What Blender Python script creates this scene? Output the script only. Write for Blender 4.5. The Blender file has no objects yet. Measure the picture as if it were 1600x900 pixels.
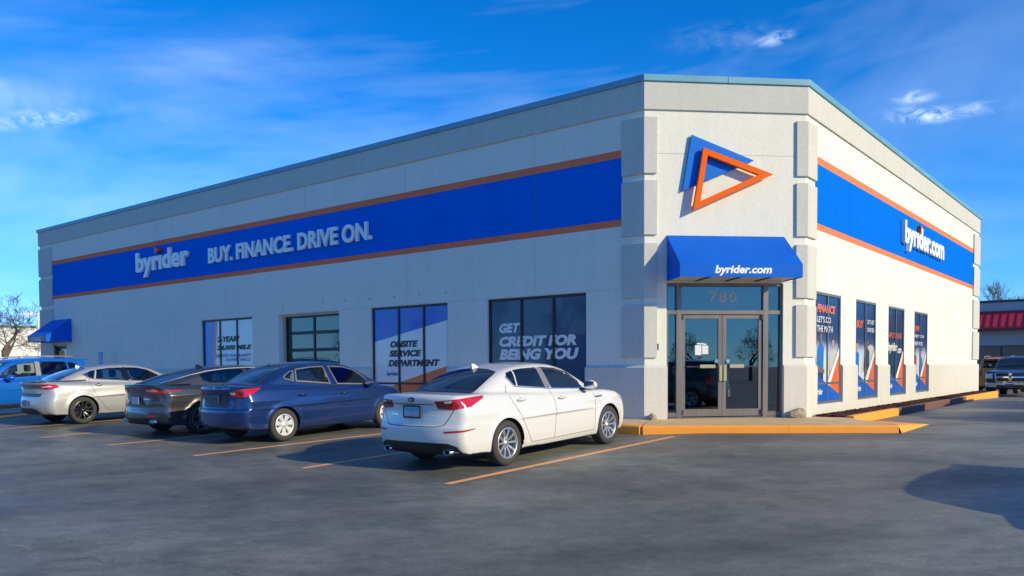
import bpy, bmesh, math, random
import numpy as np
from mathutils import Vector, Matrix
from mathutils.geometry import delaunay_2d_cdt

random.seed(7)
rng = np.random.default_rng(7)
SC = bpy.context.scene
COL = SC.collection

# ------------------------------------------------------------------ camera
CAM_F, CAM_PY = 1282.08, 623.43            # focal length and principal row in photo pixels (1600 x 900)
PITCH, ROLL, YAW = -0.0393, -0.0065, 0.6717
CAM_LOC = Vector((8.555, -15.2441, 1.0968))
_F = Vector((-math.sin(YAW) * math.cos(PITCH), math.cos(YAW) * math.cos(PITCH), math.sin(PITCH)))
_R = Vector((math.cos(YAW), math.sin(YAW), 0))
_U = _R.cross(_F)
_R2 = math.cos(ROLL) * _R + math.sin(ROLL) * _U
_U2 = -math.sin(ROLL) * _R + math.cos(ROLL) * _U
cd = bpy.data.cameras.new("camera")
cam = bpy.data.objects.new("camera", cd)
COL.objects.link(cam)
cd.sensor_fit = 'HORIZONTAL'
cd.sensor_width = 36.0
cd.lens = CAM_F / 1600 * 36
cd.shift_y = (CAM_PY - 450) / 1600
cd.clip_start, cd.clip_end = 0.1, 3000
cam.matrix_world = Matrix(((_R2.x, _U2.x, -_F.x, CAM_LOC.x), (_R2.y, _U2.y, -_F.y, CAM_LOC.y),
                           (_R2.z, _U2.z, -_F.z, CAM_LOC.z), (0, 0, 0, 1)))
SC.camera = cam

def pixel_dir(px, py):
    """direction of a photo pixel"""
    return (_F + (px - 800) / CAM_F * _R2 - (py - CAM_PY) / CAM_F * _U2).normalized()

# ------------------------------------------------------------------ sky, sun, exposure
SUN_DIR = Vector((2.35, 0.16, 1.0)).normalized()
SUN_EL = math.asin(SUN_DIR.z)
SUN_AZ = math.atan2(SUN_DIR.x, SUN_DIR.y)
world = bpy.data.worlds.new("World")
SC.world = world
world.use_nodes = True

CIRRUS_SEED = 4.4

def build_world():
    nt = world.node_tree
    N, L = nt.nodes, nt.links
    N.clear()
    out = N.new('ShaderNodeOutputWorld')
    bg = N.new('ShaderNodeBackground')
    bg.inputs['Strength'].default_value = 0.15
    L.new(bg.outputs[0], out.inputs[0])
    sky = N.new('ShaderNodeTexSky')
    sky.sky_type = 'NISHITA'
    sky.sun_disc = False
    sky.sun_elevation = SUN_EL
    sky.sun_rotation = SUN_AZ
    sky.altitude = 300
    sky.air_density = 0.7
    sky.dust_density = 0.0
    sky.ozone_density = 7.0
    hsv = N.new('ShaderNodeHueSaturation')
    hsv.inputs['Saturation'].default_value = 1.09
    hsv.inputs['Value'].default_value = 1.0
    tint = N.new('ShaderNodeMixRGB')
    tint.blend_type = 'MULTIPLY'
    tint.inputs[0].default_value = 1.0
    tint.inputs[2].default_value = (0.50, 0.77, 0.92, 1)
    L.new(sky.outputs[0], tint.inputs[1])
    L.new(tint.outputs[0], hsv.inputs['Color'])
    geo = N.new('ShaderNodeNewGeometry')

    def math_n(op, a, b=None, clamp=False):
        n = N.new('ShaderNodeMath')
        n.operation = op
        n.use_clamp = clamp
        for i, v in enumerate((a, b)):
            if v is None:
                continue
            if isinstance(v, (int, float)):
                n.inputs[i].default_value = v
            else:
                L.new(v, n.inputs[i])
        return n.outputs[0]

    tc = N.new('ShaderNodeTexCoord')
    D = tc.outputs['Generated']

    def dot(v):
        n = N.new('ShaderNodeVectorMath')
        n.operation = 'DOT_PRODUCT'
        L.new(D, n.inputs[0])
        n.inputs[1].default_value = v
        return n.outputs['Value']

    def noise(scale, detail, stretch, seed, tilt=0.0):
        m = N.new('ShaderNodeMapping')
        L.new(D, m.inputs[0])
        m.inputs['Scale'].default_value = stretch
        m.inputs['Rotation'].default_value = (0, tilt, 0.6)
        m.inputs['Location'].default_value = (seed, seed * .7, seed * .3)
        n = N.new('ShaderNodeTexNoise')
        n.inputs['Scale'].default_value = scale
        n.inputs['Detail'].default_value = detail
        n.inputs['Roughness'].default_value = 0.62
        n.inputs['Distortion'].default_value = 0.7
        L.new(m.outputs[0], n.inputs['Vector'])
        return n.outputs['Fac']

    # thin cirrus streaks, everywhere in the sky
    thin = noise(1.5, 5, (0.7, 0.7, 2.4), CIRRUS_SEED, 0.15)
    thin = math_n('MULTIPLY', math_n('SUBTRACT', thin, 0.45, True), 0.62, True)
    total = thin
    zc = N.new('ShaderNodeSeparateXYZ')
    L.new(D, zc.inputs[0])
    low = math_n('SUBTRACT', 1.0, math_n('MULTIPLY', math_n('ABSOLUTE', zc.outputs['Z']), 2.6), True)
    total = thin
    hz = N.new('ShaderNodeMixRGB')
    L.new(math_n('MULTIPLY', math_n('POWER', low, 2.0), 0.55), hz.inputs[0])
    L.new(hsv.outputs[0], hz.inputs[1])
    hz.inputs[2].default_value = (1.0, 2.35, 3.7, 1)
    # single wisps: pixel centre, pixel half axes, tilt, density
    wn = noise(38.0, 10, (1, 1, 1.8), 1.7, 0.3)
    wn = math_n('MULTIPLY', math_n('SUBTRACT', wn, 0.40, True), 3.6, True)
    veil = noise(3.2, 4, (1, 1, 2.6), 2.3, 0.35)
    veil = math_n('MULTIPLY', math_n('SUBTRACT', veil, 0.36, True), 2.6, True)
    for (px, py, a, b, tilt, dens) in ((62, 186, 55, 11, 0.10, .50), (20, 148, 120, 20, -0.08, .26), (240, 130, 260, 48, 0.28, .14),
                                       (1210, 61, 22, 8, 0.25, .42), (1428, 152, 24, 8, 0.1, .48), (1436, 180, 34, 10, -0.05, .48), (1480, 176, 62, 9, 0.12, .40),
                                       (1150, 60, 90, 20, 0.05, .08), (1420, 75, 110, 22, .2, .08), (120, 360, 420, 190, .25, .12)):
        c = pixel_dir(px, py)
        e1 = (pixel_dir(px + 10, py - 10 * tilt) - c).normalized()
        e2 = c.cross(e1).normalized()
        u = dot(e1 / (a / CAM_F))
        v = dot(e2 / (b / CAM_F))
        r2 = math_n('ADD', math_n('POWER', math_n('SUBTRACT', u, e1.dot(c) / (a / CAM_F)), 2), math_n('POWER', v, 2))
        m = math_n('POWER', math_n('SUBTRACT', 1.0, math_n('MULTIPLY', r2, 0.45), True), 2.0)
        front = math_n('GREATER_THAN', dot(c), 0.3)
        m = math_n('MULTIPLY', math_n('MULTIPLY', m, front), math_n('MULTIPLY', veil if a > 100 else wn, dens))
        total = math_n('ADD', total, m, True)
    mix = N.new('ShaderNodeMixRGB')
    L.new(total, mix.inputs[0])
    L.new(hz.outputs[0], mix.inputs[1])
    mix.inputs[2].default_value = (5.2, 6.0, 7.0, 1)
    L.new(mix.outputs[0], bg.inputs['Color'])

build_world()
sd = bpy.data.lights.new("sun", 'SUN')
sd.energy = 2.65
sd.angle = math.radians(0.53)
sd.color = (1.0, 0.855, 0.52)
sun = bpy.data.objects.new("sun", sd)
COL.objects.link(sun)
sun.rotation_euler = (-SUN_DIR).to_track_quat('-Z', 'Y').to_euler()
sun.location = (40, 0, 40)
SC.view_settings.view_transform = 'Standard'
SC.view_settings.look = 'None'
SC.view_settings.exposure = 0.77
SC.view_settings.gamma = 1.0
SC.view_settings.use_curve_mapping = False

# ------------------------------------------------------------------ materials
MATS = {}

def mat(name, color, rough=0.6, metal=0.0, coat=0.0, spec=0.5, bump=None, vary=None, trans=0.0, emit=None, coat_rough=0.03):
    """bump=(scale,strength[,detail]); vary=(scale, dark factor, bright factor[, stretch])"""
    if name in MATS:
        return MATS[name]
    m = bpy.data.materials.new(name)
    m.use_nodes = True
    nt = m.node_tree
    b = nt.nodes['Principled BSDF']
    b.inputs['Base Color'].default_value = (*color, 1)
    b.inputs['Roughness'].default_value = rough
    b.inputs['Metallic'].default_value = metal
    b.inputs['Coat Weight'].default_value = coat
    b.inputs['Coat Roughness'].default_value = coat_rough
    b.inputs['Specular IOR Level'].default_value = spec
    tc = nt.nodes.new('ShaderNodeTexCoord')
    if vary:
        mp = nt.nodes.new('ShaderNodeMapping')
        if len(vary) > 3:
            mp.inputs['Scale'].default_value = vary[3]
        nt.links.new(tc.outputs['Object'], mp.inputs[0])
        n = nt.nodes.new('ShaderNodeTexNoise')
        n.inputs['Scale'].default_value = vary[0]
        n.inputs['Detail'].default_value = 6
        n.inputs['Roughness'].default_value = 0.6
        nt.links.new(mp.outputs[0], n.inputs['Vector'])
        r = nt.nodes.new('ShaderNodeValToRGB')
        r.color_ramp.elements[0].position = 0.3
        r.color_ramp.elements[1].position = 0.7
        r.color_ramp.elements[0].color = (*[c * vary[1] for c in color], 1)
        r.color_ramp.elements[1].color = (*[min(c * vary[2], 1) for c in color], 1)
        nt.links.new(n.outputs['Fac'], r.inputs[0])
        nt.links.new(r.outputs[0], b.inputs['Base Color'])
    if bump:
        n2 = nt.nodes.new('ShaderNodeTexNoise')
        n2.inputs['Scale'].default_value = bump[0]
        n2.inputs['Detail'].default_value = 5
        nt.links.new(tc.outputs['Object'], n2.inputs['Vector'])
        bp = nt.nodes.new('ShaderNodeBump')
        bp.inputs['Strength'].default_value = bump[1]
        bp.inputs['Distance'].default_value = 0.02
        nt.links.new(n2.outputs['Fac'], bp.inputs['Height'])
        nt.links.new(bp.outputs[0], b.inputs['Normal'])
    MATS[name] = m
    return m

def glass_mat(name, tint, rough=0.0, ior=1.5):
    """thin pane: tinted see-through mixed with a mirror-like reflection by Fresnel"""
    if name in MATS:
        return MATS[name]
    m = bpy.data.materials.new(name)
    m.use_nodes = True
    nt = m.node_tree
    nt.nodes.clear()
    out = nt.nodes.new('ShaderNodeOutputMaterial')
    tr = nt.nodes.new('ShaderNodeBsdfTransparent')
    tr.inputs[0].default_value = (*tint, 1)
    gl = nt.nodes.new('ShaderNodeBsdfGlossy')
    gl.inputs['Roughness'].default_value = rough
    fr = nt.nodes.new('ShaderNodeFresnel')
    fr.inputs[0].default_value = ior
    mul = nt.nodes.new('ShaderNodeMath')
    mul.operation = 'MULTIPLY_ADD'
    mul.use_clamp = True
    mul.inputs[1].default_value = 1.8
    mul.inputs[2].default_value = 0.07
    nt.links.new(fr.outputs[0], mul.inputs[0])
    mx = nt.nodes.new('ShaderNodeMixShader')
    nt.links.new(mul.outputs[0], mx.inputs[0])
    nt.links.new(tr.outputs[0], mx.inputs[1])
    nt.links.new(gl.outputs[0], mx.inputs[2])
    nt.links.new(mx.outputs[0], out.inputs[0])
    MATS[name] = m
    return m

def stucco(name, color):
    """acrylic stucco: fine sand grain, faint blotches and rain streaks"""
    if name in MATS:
        return MATS[name]
    m = bpy.data.materials.new(name)
    m.use_nodes = True
    nt = m.node_tree
    N, L = nt.nodes, nt.links
    b = N['Principled BSDF']
    b.inputs['Roughness'].default_value = 0.9
    b.inputs['Specular IOR Level'].default_value = 0.05
    g = N.new('ShaderNodeNewGeometry')
    def nz(scale, detail, st=(1, 1, 1)):
        mp = N.new('ShaderNodeMapping')
        mp.inputs['Scale'].default_value = st
        L.new(g.outputs['Position'], mp.inputs[0])
        n = N.new('ShaderNodeTexNoise')
        n.inputs['Scale'].default_value = scale
        n.inputs['Detail'].default_value = detail
        n.inputs['Roughness'].default_value = 0.6
        L.new(mp.outputs[0], n.inputs['Vector'])
        return n.outputs['Fac']
    def ramp(fac, lo, hi, c0, c1):
        r = N.new('ShaderNodeMapRange')
        r.inputs[1].default_value, r.inputs[2].default_value = lo, hi
        r.inputs[3].default_value, r.inputs[4].default_value = c0, c1
        L.new(fac, r.inputs[0])
        return r.outputs[0]
    def mul(a, c):
        n = N.new('ShaderNodeMath'); n.operation = 'MULTIPLY'
        L.new(a, n.inputs[0]); L.new(c, n.inputs[1])
        return n.outputs[0]
    blot = ramp(nz(0.9, 6), 0.3, 0.7, 0.965, 1.025)
    streak = ramp(nz(3.0, 5, (1.4, 1.4, 0.10)), 0.35, 0.75, 1.02, 0.965)
    grain = ramp(nz(60, 3), 0.3, 0.7, 0.90, 1.07)
    mottled = ramp(nz(14, 4), 0.3, 0.7, 0.95, 1.04)
    f = mul(mul(blot, streak), mul(grain, mottled))
    mixn = N.new('ShaderNodeVectorMath')
    mixn.operation = 'SCALE'
    mixn.inputs[0].default_value = color
    L.new(f, mixn.inputs['Scale'])
    L.new(mixn.outputs[0], b.inputs['Base Color'])
    bp = N.new('ShaderNodeBump')
    bp.inputs['Strength'].default_value = 0.35
    bp.inputs['Distance'].default_value = 0.01
    L.new(nz(110, 3), bp.inputs['Height'])
    L.new(bp.outputs[0], b.inputs['Normal'])
    MATS[name] = m
    return m

def asphalt_mat():
    m = bpy.data.materials.new('asphalt')
    m.use_nodes = True
    nt = m.node_tree
    N, L = nt.nodes, nt.links
    b = N['Principled BSDF']
    g = N.new('ShaderNodeNewGeometry')
    def nz(scale, detail, st=(1, 1, 1), rot=0.0, dist=0.0, rough=.6):
        mp = N.new('ShaderNodeMapping')
        mp.vector_type = 'TEXTURE'
        mp.inputs['Scale'].default_value = st
        mp.inputs['Rotation'].default_value = (0, 0, rot)
        L.new(g.outputs['Position'], mp.inputs[0])
        n = N.new('ShaderNodeTexNoise')
        n.inputs['Scale'].default_value = scale
        n.inputs['Detail'].default_value = detail
        n.inputs['Roughness'].default_value = rough
        n.inputs['Distortion'].default_value = dist
        L.new(mp.outputs[0], n.inputs['Vector'])
        return n.outputs['Fac']
    def rg(fac, lo, hi, c0, c1):
        r = N.new('ShaderNodeMapRange')
        r.inputs[1].default_value, r.inputs[2].default_value = lo, hi
        r.inputs[3].default_value, r.inputs[4].default_value = c0, c1
        L.new(fac, r.inputs[0])
        return r.outputs[0]
    def op(o, a, c):
        n = N.new('ShaderNodeMath'); n.operation = o
        for i, v in enumerate((a, c)):
            if isinstance(v, (int, float)):
                n.inputs[i].default_value = v
            else:
                L.new(v, n.inputs[i])
        return n.outputs[0]
    big = rg(nz(0.20, 6, dist=1.0), .32, .68, .62, 1.38)              # worn and fresh patches of sealer
    drag = rg(nz(0.8, 8, (2.2, 1, 1), .95, .8, .68), .32, .70, .74, 1.26)   # squeegee streaks
    drag2 = rg(nz(1.7, 8, (2.6, 1, 1), -.25, .9, .7), .35, .70, .84, 1.16)
    scuff = rg(nz(2.6, 9, (1.8, 1, 1), .4, 1.6, .72), .60, .78, 0.0, .11)   # pale tyre scuffs
    fine = rg(nz(120, 2), .3, .7, .66, 1.34)
    mid = op('MULTIPLY', rg(nz(26, 4), .3, .7, .82, 1.18), rg(nz(5.5, 6, (1.8, 1, 1), .67, .5), .3, .7, .80, 1.20))
    vor = N.new('ShaderNodeTexVoronoi')
    vor.inputs['Scale'].default_value = 2.4
    vor.inputs['Randomness'].default_value = 1.0
    L.new(g.outputs['Position'], vor.inputs['Vector'])
    speck = rg(vor.outputs['Distance'], .012, .022, .22, 0.0)           # crumbs of paper and stone
    speck = op('MULTIPLY', speck, rg(nz(.5, 2), .52, .6, 0, 1))
    warp = N.new('ShaderNodeVectorMath')
    warp.operation = 'MULTIPLY_ADD'
    wnz = N.new('ShaderNodeTexNoise')
    wnz.inputs['Scale'].default_value = 1.3
    wnz.inputs['Detail'].default_value = 6
    L.new(g.outputs['Position'], wnz.inputs['Vector'])
    L.new(wnz.outputs['Color'], warp.inputs[0])
    warp.inputs[1].default_value = (1.1, 1.1, 1.1)
    L.new(g.outputs['Position'], warp.inputs[2])
    vc = N.new('ShaderNodeTexVoronoi')
    vc.feature = 'DISTANCE_TO_EDGE'
    vc.inputs['Scale'].default_value = .17
    L.new(warp.outputs[0], vc.inputs['Vector'])
    crack = rg(vc.outputs['Distance'], .0010, .0028, .70, 1.0)          # hairline cracks, only here and there
    cm = rg(nz(.35, 3), .46, .58, 0.0, 1.0)
    crack = op('SUBTRACT', 1.0, op('MULTIPLY', op('SUBTRACT', 1.0, crack), cm))
    f = op('MULTIPLY', op('MULTIPLY', big, drag), op('MULTIPLY', op('MULTIPLY', drag2, fine), mid))
    val = op('ADD', op('ADD', op('MULTIPLY', op('MULTIPLY', f, 0.168), crack), scuff), speck)
    comb = N.new('ShaderNodeCombineColor')
    L.new(op('MULTIPLY', val, 1.05), comb.inputs[0])
    L.new(op('MULTIPLY', val, 1.03), comb.inputs[1])
    L.new(op('MULTIPLY', val, 0.86), comb.inputs[2])
    L.new(comb.outputs[0], b.inputs['Base Color'])
    L.new(rg(nz(0.8, 5, (3, 1, 1), .67), .3, .7, .42, .66), b.inputs['Roughness'])
    b.inputs['Specular IOR Level'].default_value = 0.45
    bp = N.new('ShaderNodeBump')
    bp.inputs['Strength'].default_value = 0.55
    bp.inputs['Distance'].default_value = 0.006
    L.new(op('ADD', nz(150, 3), op('MULTIPLY', nz(18, 4), .8)), bp.inputs['Height'])
    L.new(bp.outputs[0], b.inputs['Normal'])
    return m

def worn_paint(name, color, under, wear=0.42):
    """paint worn through to what lies under it"""
    if name in MATS:
        return MATS[name]
    m = bpy.data.materials.new(name)
    m.use_nodes = True
    nt = m.node_tree
    N, L = nt.nodes, nt.links
    b = N['Principled BSDF']
    b.inputs['Roughness'].default_value = 0.7
    g = N.new('ShaderNodeNewGeometry')
    n = N.new('ShaderNodeTexNoise')
    n.inputs['Scale'].default_value = 9
    n.inputs['Detail'].default_value = 9
    n.inputs['Roughness'].default_value = 0.75
    L.new(g.outputs['Position'], n.inputs['Vector'])
    r = N.new('ShaderNodeValToRGB')
    e = r.color_ramp.elements
    e[0].position, e[1].position = wear - .06, wear + .06
    e[0].color, e[1].color = (*under, 1), (*color, 1)
    x = r.color_ramp.elements.new(min(wear + .3, .98))
    x.color = (*[min(c * 1.12, 1) for c in color], 1)
    L.new(n.outputs['Fac'], r.inputs[0])
    L.new(r.outputs[0], b.inputs['Base Color'])
    MATS[name] = m
    return m

CREAM = stucco('cream_stucco', (0.82, 0.80, 0.715))
GREY_ST = stucco('grey_stucco', (0.61, 0.60, 0.55))
BLUE_ST = stucco('blue_band_paint', (0.0, 0.16, 0.74))
ORANGE_ST = stucco('orange_band_paint', (0.95, 0.23, 0.11))
PLINTH_ST = stucco('plinth_stucco', (0.67, 0.65, 0.585))
TEAL = mat('teal_coping_metal', (0.14, 0.36, 0.47), 0.4, 0.0, vary=(1.5, .9, 1.1))
BRONZE = mat('dark_bronze_frame', (0.035, 0.035, 0.04), 0.4, 0.3)
ALU = mat('weathered_bronze_aluminium', (0.21, 0.185, 0.17), 0.42, 0.55, vary=(6, .85, 1.15, (1, 1, .15)))
ALU_SUNLIT_BRONZE = mat('grey_alu_sunlit_bronze', (0.22, 0.225, 0.23), 0.4, 0.5)  # on the right wall's windows: dark bronze with sunlight put into the colour
WHITE = mat('white_letter_acrylic', (0.88, 0.88, 0.86), 0.35)
LETTER_SIDE = mat('white_letter_return', (0.80, 0.81, 0.81), 0.45)
ORANGE = mat('orange_sign_metal', (0.90, 0.135, 0.004), 0.5, spec=.12)
LOGO_BLUE = mat('blue_sign_metal', (0.0, 0.16, 0.68), 0.45, spec=.2)
CANVAS = mat('blue_awning_canvas', (0.0, 0.125, 0.62), 0.6, spec=.15, bump=(260, .15), vary=(1.3, .92, 1.08))
SOFFIT = mat('awning_soffit_white', (0.62, 0.62, 0.60), 0.6)
GLASS = glass_mat('clear_glass', (0.62, 0.68, 0.68))
FILM_WHITE = mat('window_film_white', (0.80, 0.80, 0.80), 0.25, coat=.5)
FILM_NAVY = mat('window_film_navy', (0.020, 0.050, 0.12), 0.25, coat=.6)
FILM_BLUE = mat('window_film_blue', (0.006, 0.12, 0.60), 0.3, coat=.5)
FILM_ORANGE = mat('window_film_orange', (0.85, 0.16, 0.02), 0.3, coat=.5)
INK = mat('black_print', (0.02, 0.02, 0.025), 0.35)
INK_WHITE = mat('white_print', (0.78, 0.78, 0.76), 0.35)
INK_GREY = mat('pale_grey_print', (0.80, 0.81, 0.82), 0.35)
INK_BLUE = mat('blue_print', (0.03, 0.12, 0.45), 0.35)
CONCRETE = mat('tan_concrete', (0.72, 0.50, 0.27), 0.85, bump=(70, .3), vary=(2.2, .86, 1.10))
KERB_ORANGE = worn_paint('orange_kerb_paint', (0.96, 0.34, 0.04), (0.50, 0.30, 0.14), .22)
KERB_BROWN = worn_paint('brown_kerb_paint', (0.16, 0.075, 0.065), (0.22, 0.16, 0.13), .27)
LINE_PAINT = worn_paint('orange_line_paint', (0.95, 0.42, 0.17), (0.36, 0.22, 0.14), .31)
ASPHALT = asphalt_mat()
MULCH = mat('red_brown_mulch', (0.085, 0.030, 0.024), 0.95, vary=(30, .5, 1.5))
BRASS = mat('worn_brass', (0.62, 0.50, 0.28), 0.35, 0.8)
CHROME = mat('chrome', (0.75, 0.76, 0.78), 0.12, 1.0)
BLACK = mat('black_plastic', (0.018, 0.018, 0.02), 0.5)
RUBBER = mat('tyre_rubber', (0.042, 0.041, 0.040), 0.75, bump=(90, .2))
STONE = mat('field_stone', (0.33, 0.28, 0.21), 0.9, bump=(16, .8), vary=(9, .7, 1.25))
BARK = mat('grey_bark', (0.125, 0.10, 0.082), 0.9, vary=(6, .7, 1.3))
INTERIOR = mat('dim_interior_wall', (0.50, 0.52, 0.50), 0.8)
CARPET = mat('dark_carpet', (0.05, 0.05, 0.055), 0.95)

# ------------------------------------------------------------------ mesh helpers
def link(o, parent=None):
    COL.objects.link(o)
    if parent is not None:
        o.parent = parent
    return o

def tag(o, label=None, cat=None, group=None, kind=None):
    if label: o['label'] = label
    if cat: o['category'] = cat
    if group: o['group'] = group
    if kind: o['kind'] = kind
    return o

def empty(name, loc=(0, 0, 0), parent=None, rot=None):
    o = bpy.data.objects.new(name, None)
    o.empty_display_size = 0.2
    o.location = loc
    if rot: o.rotation_euler = rot
    return link(o, parent)

def mesh_obj(name, V, F, m, parent=None, smooth=False, normals=None):
    me = bpy.data.meshes.new(name)
    me.from_pydata([tuple(v) for v in V], [], [tuple(f) for f in F])
    if m is not None:
        for x in (m if isinstance(m, (list, tuple)) else [m]):
            me.materials.append(x)
    if smooth or normals is not None:
        me.polygons.foreach_set('use_smooth', [True] * len(me.polygons))
    me.update()
    if normals is not None:
        me.normals_split_custom_set_from_vertices([tuple(n) for n in normals])
    return link(bpy.data.objects.new(name, me), parent)

class MB:
    def __init__(s):
        s.V, s.F, s.M = [], [], []
    def add(s, V, F, mi=0):
        o = len(s.V)
        s.V += [tuple(v) for v in V]
        s.F += [tuple(i + o for i in f) for f in F]
        s.M += [mi] * len(F)
        return s
    def box(s, x0, x1, y0, y1, z0, z1, mi=0):
        V = [(x, y, z) for z in (z0, z1) for y in (y0, y1) for x in (x0, x1)]
        return s.add(V, [(0, 2, 3, 1), (4, 5, 7, 6), (0, 1, 5, 4), (2, 6, 7, 3), (0, 4, 6, 2), (1, 3, 7, 5)], mi)
    def prism(s, poly, z0, z1, mi=0):
        """poly CCW seen from +z"""
        n = len(poly)
        V = [(x, y, z0) for x, y in poly] + [(x, y, z1) for x, y in poly]
        F = [tuple(range(n - 1, -1, -1)), tuple(range(n, 2 * n))] + [(i, (i + 1) % n, n + (i + 1) % n, n + i) for i in range(n)]
        return s.add(V, F, mi)
    def tube(s, pts, r, seg=8, cap=True, mi=0):
        pts = [Vector(q) for q in pts]
        rs = r if isinstance(r, (list, tuple)) else [r] * len(pts)
        V, F = [], []
        for i, q in enumerate(pts):
            d = (pts[min(i + 1, len(pts) - 1)] - pts[max(i - 1, 0)]).normalized()
            a = d.orthogonal().normalized()
            if i and abs(a.dot(pa)) < .99:
                a = (pa - d * pa.dot(d)).normalized()
            pa = a
            b = d.cross(a)
            V += [q + rs[i] * (math.cos(t) * a + math.sin(t) * b) for t in [2 * math.pi * k / seg for k in range(seg)]]
        for i in range(len(pts) - 1):
            F += [(i * seg + k, i * seg + (k + 1) % seg, (i + 1) * seg + (k + 1) % seg, (i + 1) * seg + k) for k in range(seg)]
        if cap:
            F += [tuple(range(seg - 1, -1, -1)), tuple(range((len(pts) - 1) * seg, len(pts) * seg))]
        return s.add(V, F, mi)
    def build(s, name, m, parent=None, smooth=False, matrix=None, bevel=0.0):
        V = s.V if matrix is None else [matrix @ Vector(v) for v in s.V]
        o = mesh_obj(name, V, s.F, m, parent, smooth)
        if isinstance(m, (list, tuple)):
            o.data.polygons.foreach_set('material_index', s.M)
        if bevel:
            b = o.modifiers.new('bevel', 'BEVEL')
            b.width = bevel
            b.segments = 2
            b.limit_method = 'ANGLE'
        return o

class Frame:
    """wall frame: s along the wall, d out of the wall, z up"""
    def __init__(f, O, T):
        f.O = Vector((*O, 0))
        f.T = Vector((*T, 0)).normalized()
        f.Z = Vector((0, 0, 1))
        f.N = f.T.cross(f.Z)
    def p(f, s, d, z):
        return f.O + f.T * s + f.N * d + f.Z * z
    def M(f, s=0, d=0, z=0):
        """local x = s, local y = z, local z = d"""
        o = f.p(s, d, z)
        return Matrix(((f.T.x, f.Z.x, f.N.x, o.x), (f.T.y, f.Z.y, f.N.y, o.y), (f.T.z, f.Z.z, f.N.z, o.z), (0, 0, 0, 1)))
    def box(f, mb, s0, s1, z0, z1, d0, d1, mi=0):
        V = [f.p(s, d, z) for d in (d0, d1) for z in (z0, z1) for s in (s0, s1)]
        return mb.add(V, [(0, 2, 3, 1), (4, 5, 7, 6), (0, 1, 5, 4), (2, 6, 7, 3), (0, 4, 6, 2), (1, 3, 7, 5)], mi)
    def poly(f, mb, pts, d, mi=0):
        """flat sheet facing out; pts CCW seen from outside as (s,z)"""
        V = [f.p(s, d, z) for s, z in pts]
        return mb.add(V, [tuple(range(len(V)))], mi)
    def slab(f, mb, pts, d0, d1, mi=0):
        n = len(pts)
        V = [f.p(s, d0, z) for s, z in pts] + [f.p(s, d1, z) for s, z in pts]
        F = [tuple(range(n - 1, -1, -1)), tuple(range(n, 2 * n))] + [(i, (i + 1) % n, n + (i + 1) % n, n + i) for i in range(n)]
        return mb.add(V, F, mi)

def text_mesh(txt, bold=0.0, extrude=0.0, shear=0.0, space=1.0, bevel=0.0):
    cu = bpy.data.curves.new('t', 'FONT')
    cu.body = txt
    cu.offset = bold
    cu.extrude = extrude
    cu.shear = shear
    cu.space_character = space
    cu.bevel_depth = bevel
    cu.resolution_u = 3
    o = bpy.data.objects.new('t', cu)
    COL.objects.link(o)
    dg = bpy.context.evaluated_depsgraph_get()
    me = bpy.data.meshes.new_from_object(o.evaluated_get(dg))
    COL.objects.unlink(o)
    bpy.data.objects.remove(o)
    bpy.data.curves.remove(cu)
    V = np.array([v.co[:] for v in me.vertices]).reshape(-1, 3)
    F = [tuple(q.vertices) for q in me.polygons]
    bpy.data.meshes.remove(me)
    return V, F

def text_on(frame, txt, s0, s1, z0, z1, d, name, m, parent, depth=0.0, bold=0.02, shear=0.0, space=1.0, ref=None):
    """lettering that fills s0..s1 x z0..z1; depth > 0 gives it thickness"""
    V, F = text_mesh(txt, bold, 0.5 if depth > 0 else 0.0, shear, space)
    lo, hi = V.min(0), V.max(0)
    if ref is not None:                       # vertical scale from another string, so that baselines agree
        R, _ = text_mesh(ref, bold, 0, shear)
        lo[1], hi[1] = R.min(0)[1], R.max(0)[1]
    x = s0 + (V[:, 0] - lo[0]) / (hi[0] - lo[0]) * (s1 - s0)
    z = z0 + (V[:, 1] - lo[1]) / (hi[1] - lo[1]) * (z1 - z0)
    y = d + (V[:, 2] - lo[2]) * depth if depth > 0 else np.full(len(V), d)
    P = [frame.p(a, b, c) for a, b, c in zip(x, y, z)]
    return mesh_obj(name, P, F, m, parent)

def letters_on(frame, txt, s0, s1, z0, z1, d0, d1, parent, mface, mside, bold=0.02, shear=0.0, special=None, name='letter'):
    """raised sign letters, each a mesh of its own"""
    V, F = text_mesh(txt, bold, 0.5, shear)
    lo, hi = V.min(0), V.max(0)
    # split into letters by connected pieces, grouped by overlap along the line
    par = list(range(len(V)))
    def find(a):
        while par[a] != a:
            par[a] = par[par[a]]
            a = par[a]
        return a
    for f in F:
        for k in f[1:]:
            par[find(k)] = find(f[0])
    # merge coincident vertices
    seen = {}
    for i, v in enumerate(V):
        k = (round(v[0], 4), round(v[1], 4))
        if k in seen: par[find(i)] = find(seen[k])
        else: seen[k] = i
    comps = {}
    for i in range(len(V)):
        comps.setdefault(find(i), []).append(i)
    items = sorted(comps.values(), key=lambda ix: V[ix, 0].min())
    for ix in items:
        st = set(ix)
        idx = {v: n for n, v in enumerate(ix)}
        P = []
        for i in ix:
            x = s0 + (V[i, 0] - lo[0]) / (hi[0] - lo[0]) * (s1 - s0)
            z = z0 + (V[i, 1] - lo[1]) / (hi[1] - lo[1]) * (z1 - z0)
            d = d0 + (V[i, 2] - lo[2]) / (hi[2] - lo[2]) * (d1 - d0)
            P.append(frame.p(x, d, z))
        fs = [tuple(idx[v] for v in f) for f in F if f[0] in st]
        o = mesh_obj(name, P, fs, [mface, mside], parent)
        for q in o.data.polygons:
            q.material_index = 0 if q.normal.dot(frame.N) > 0.7 else 1

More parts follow.
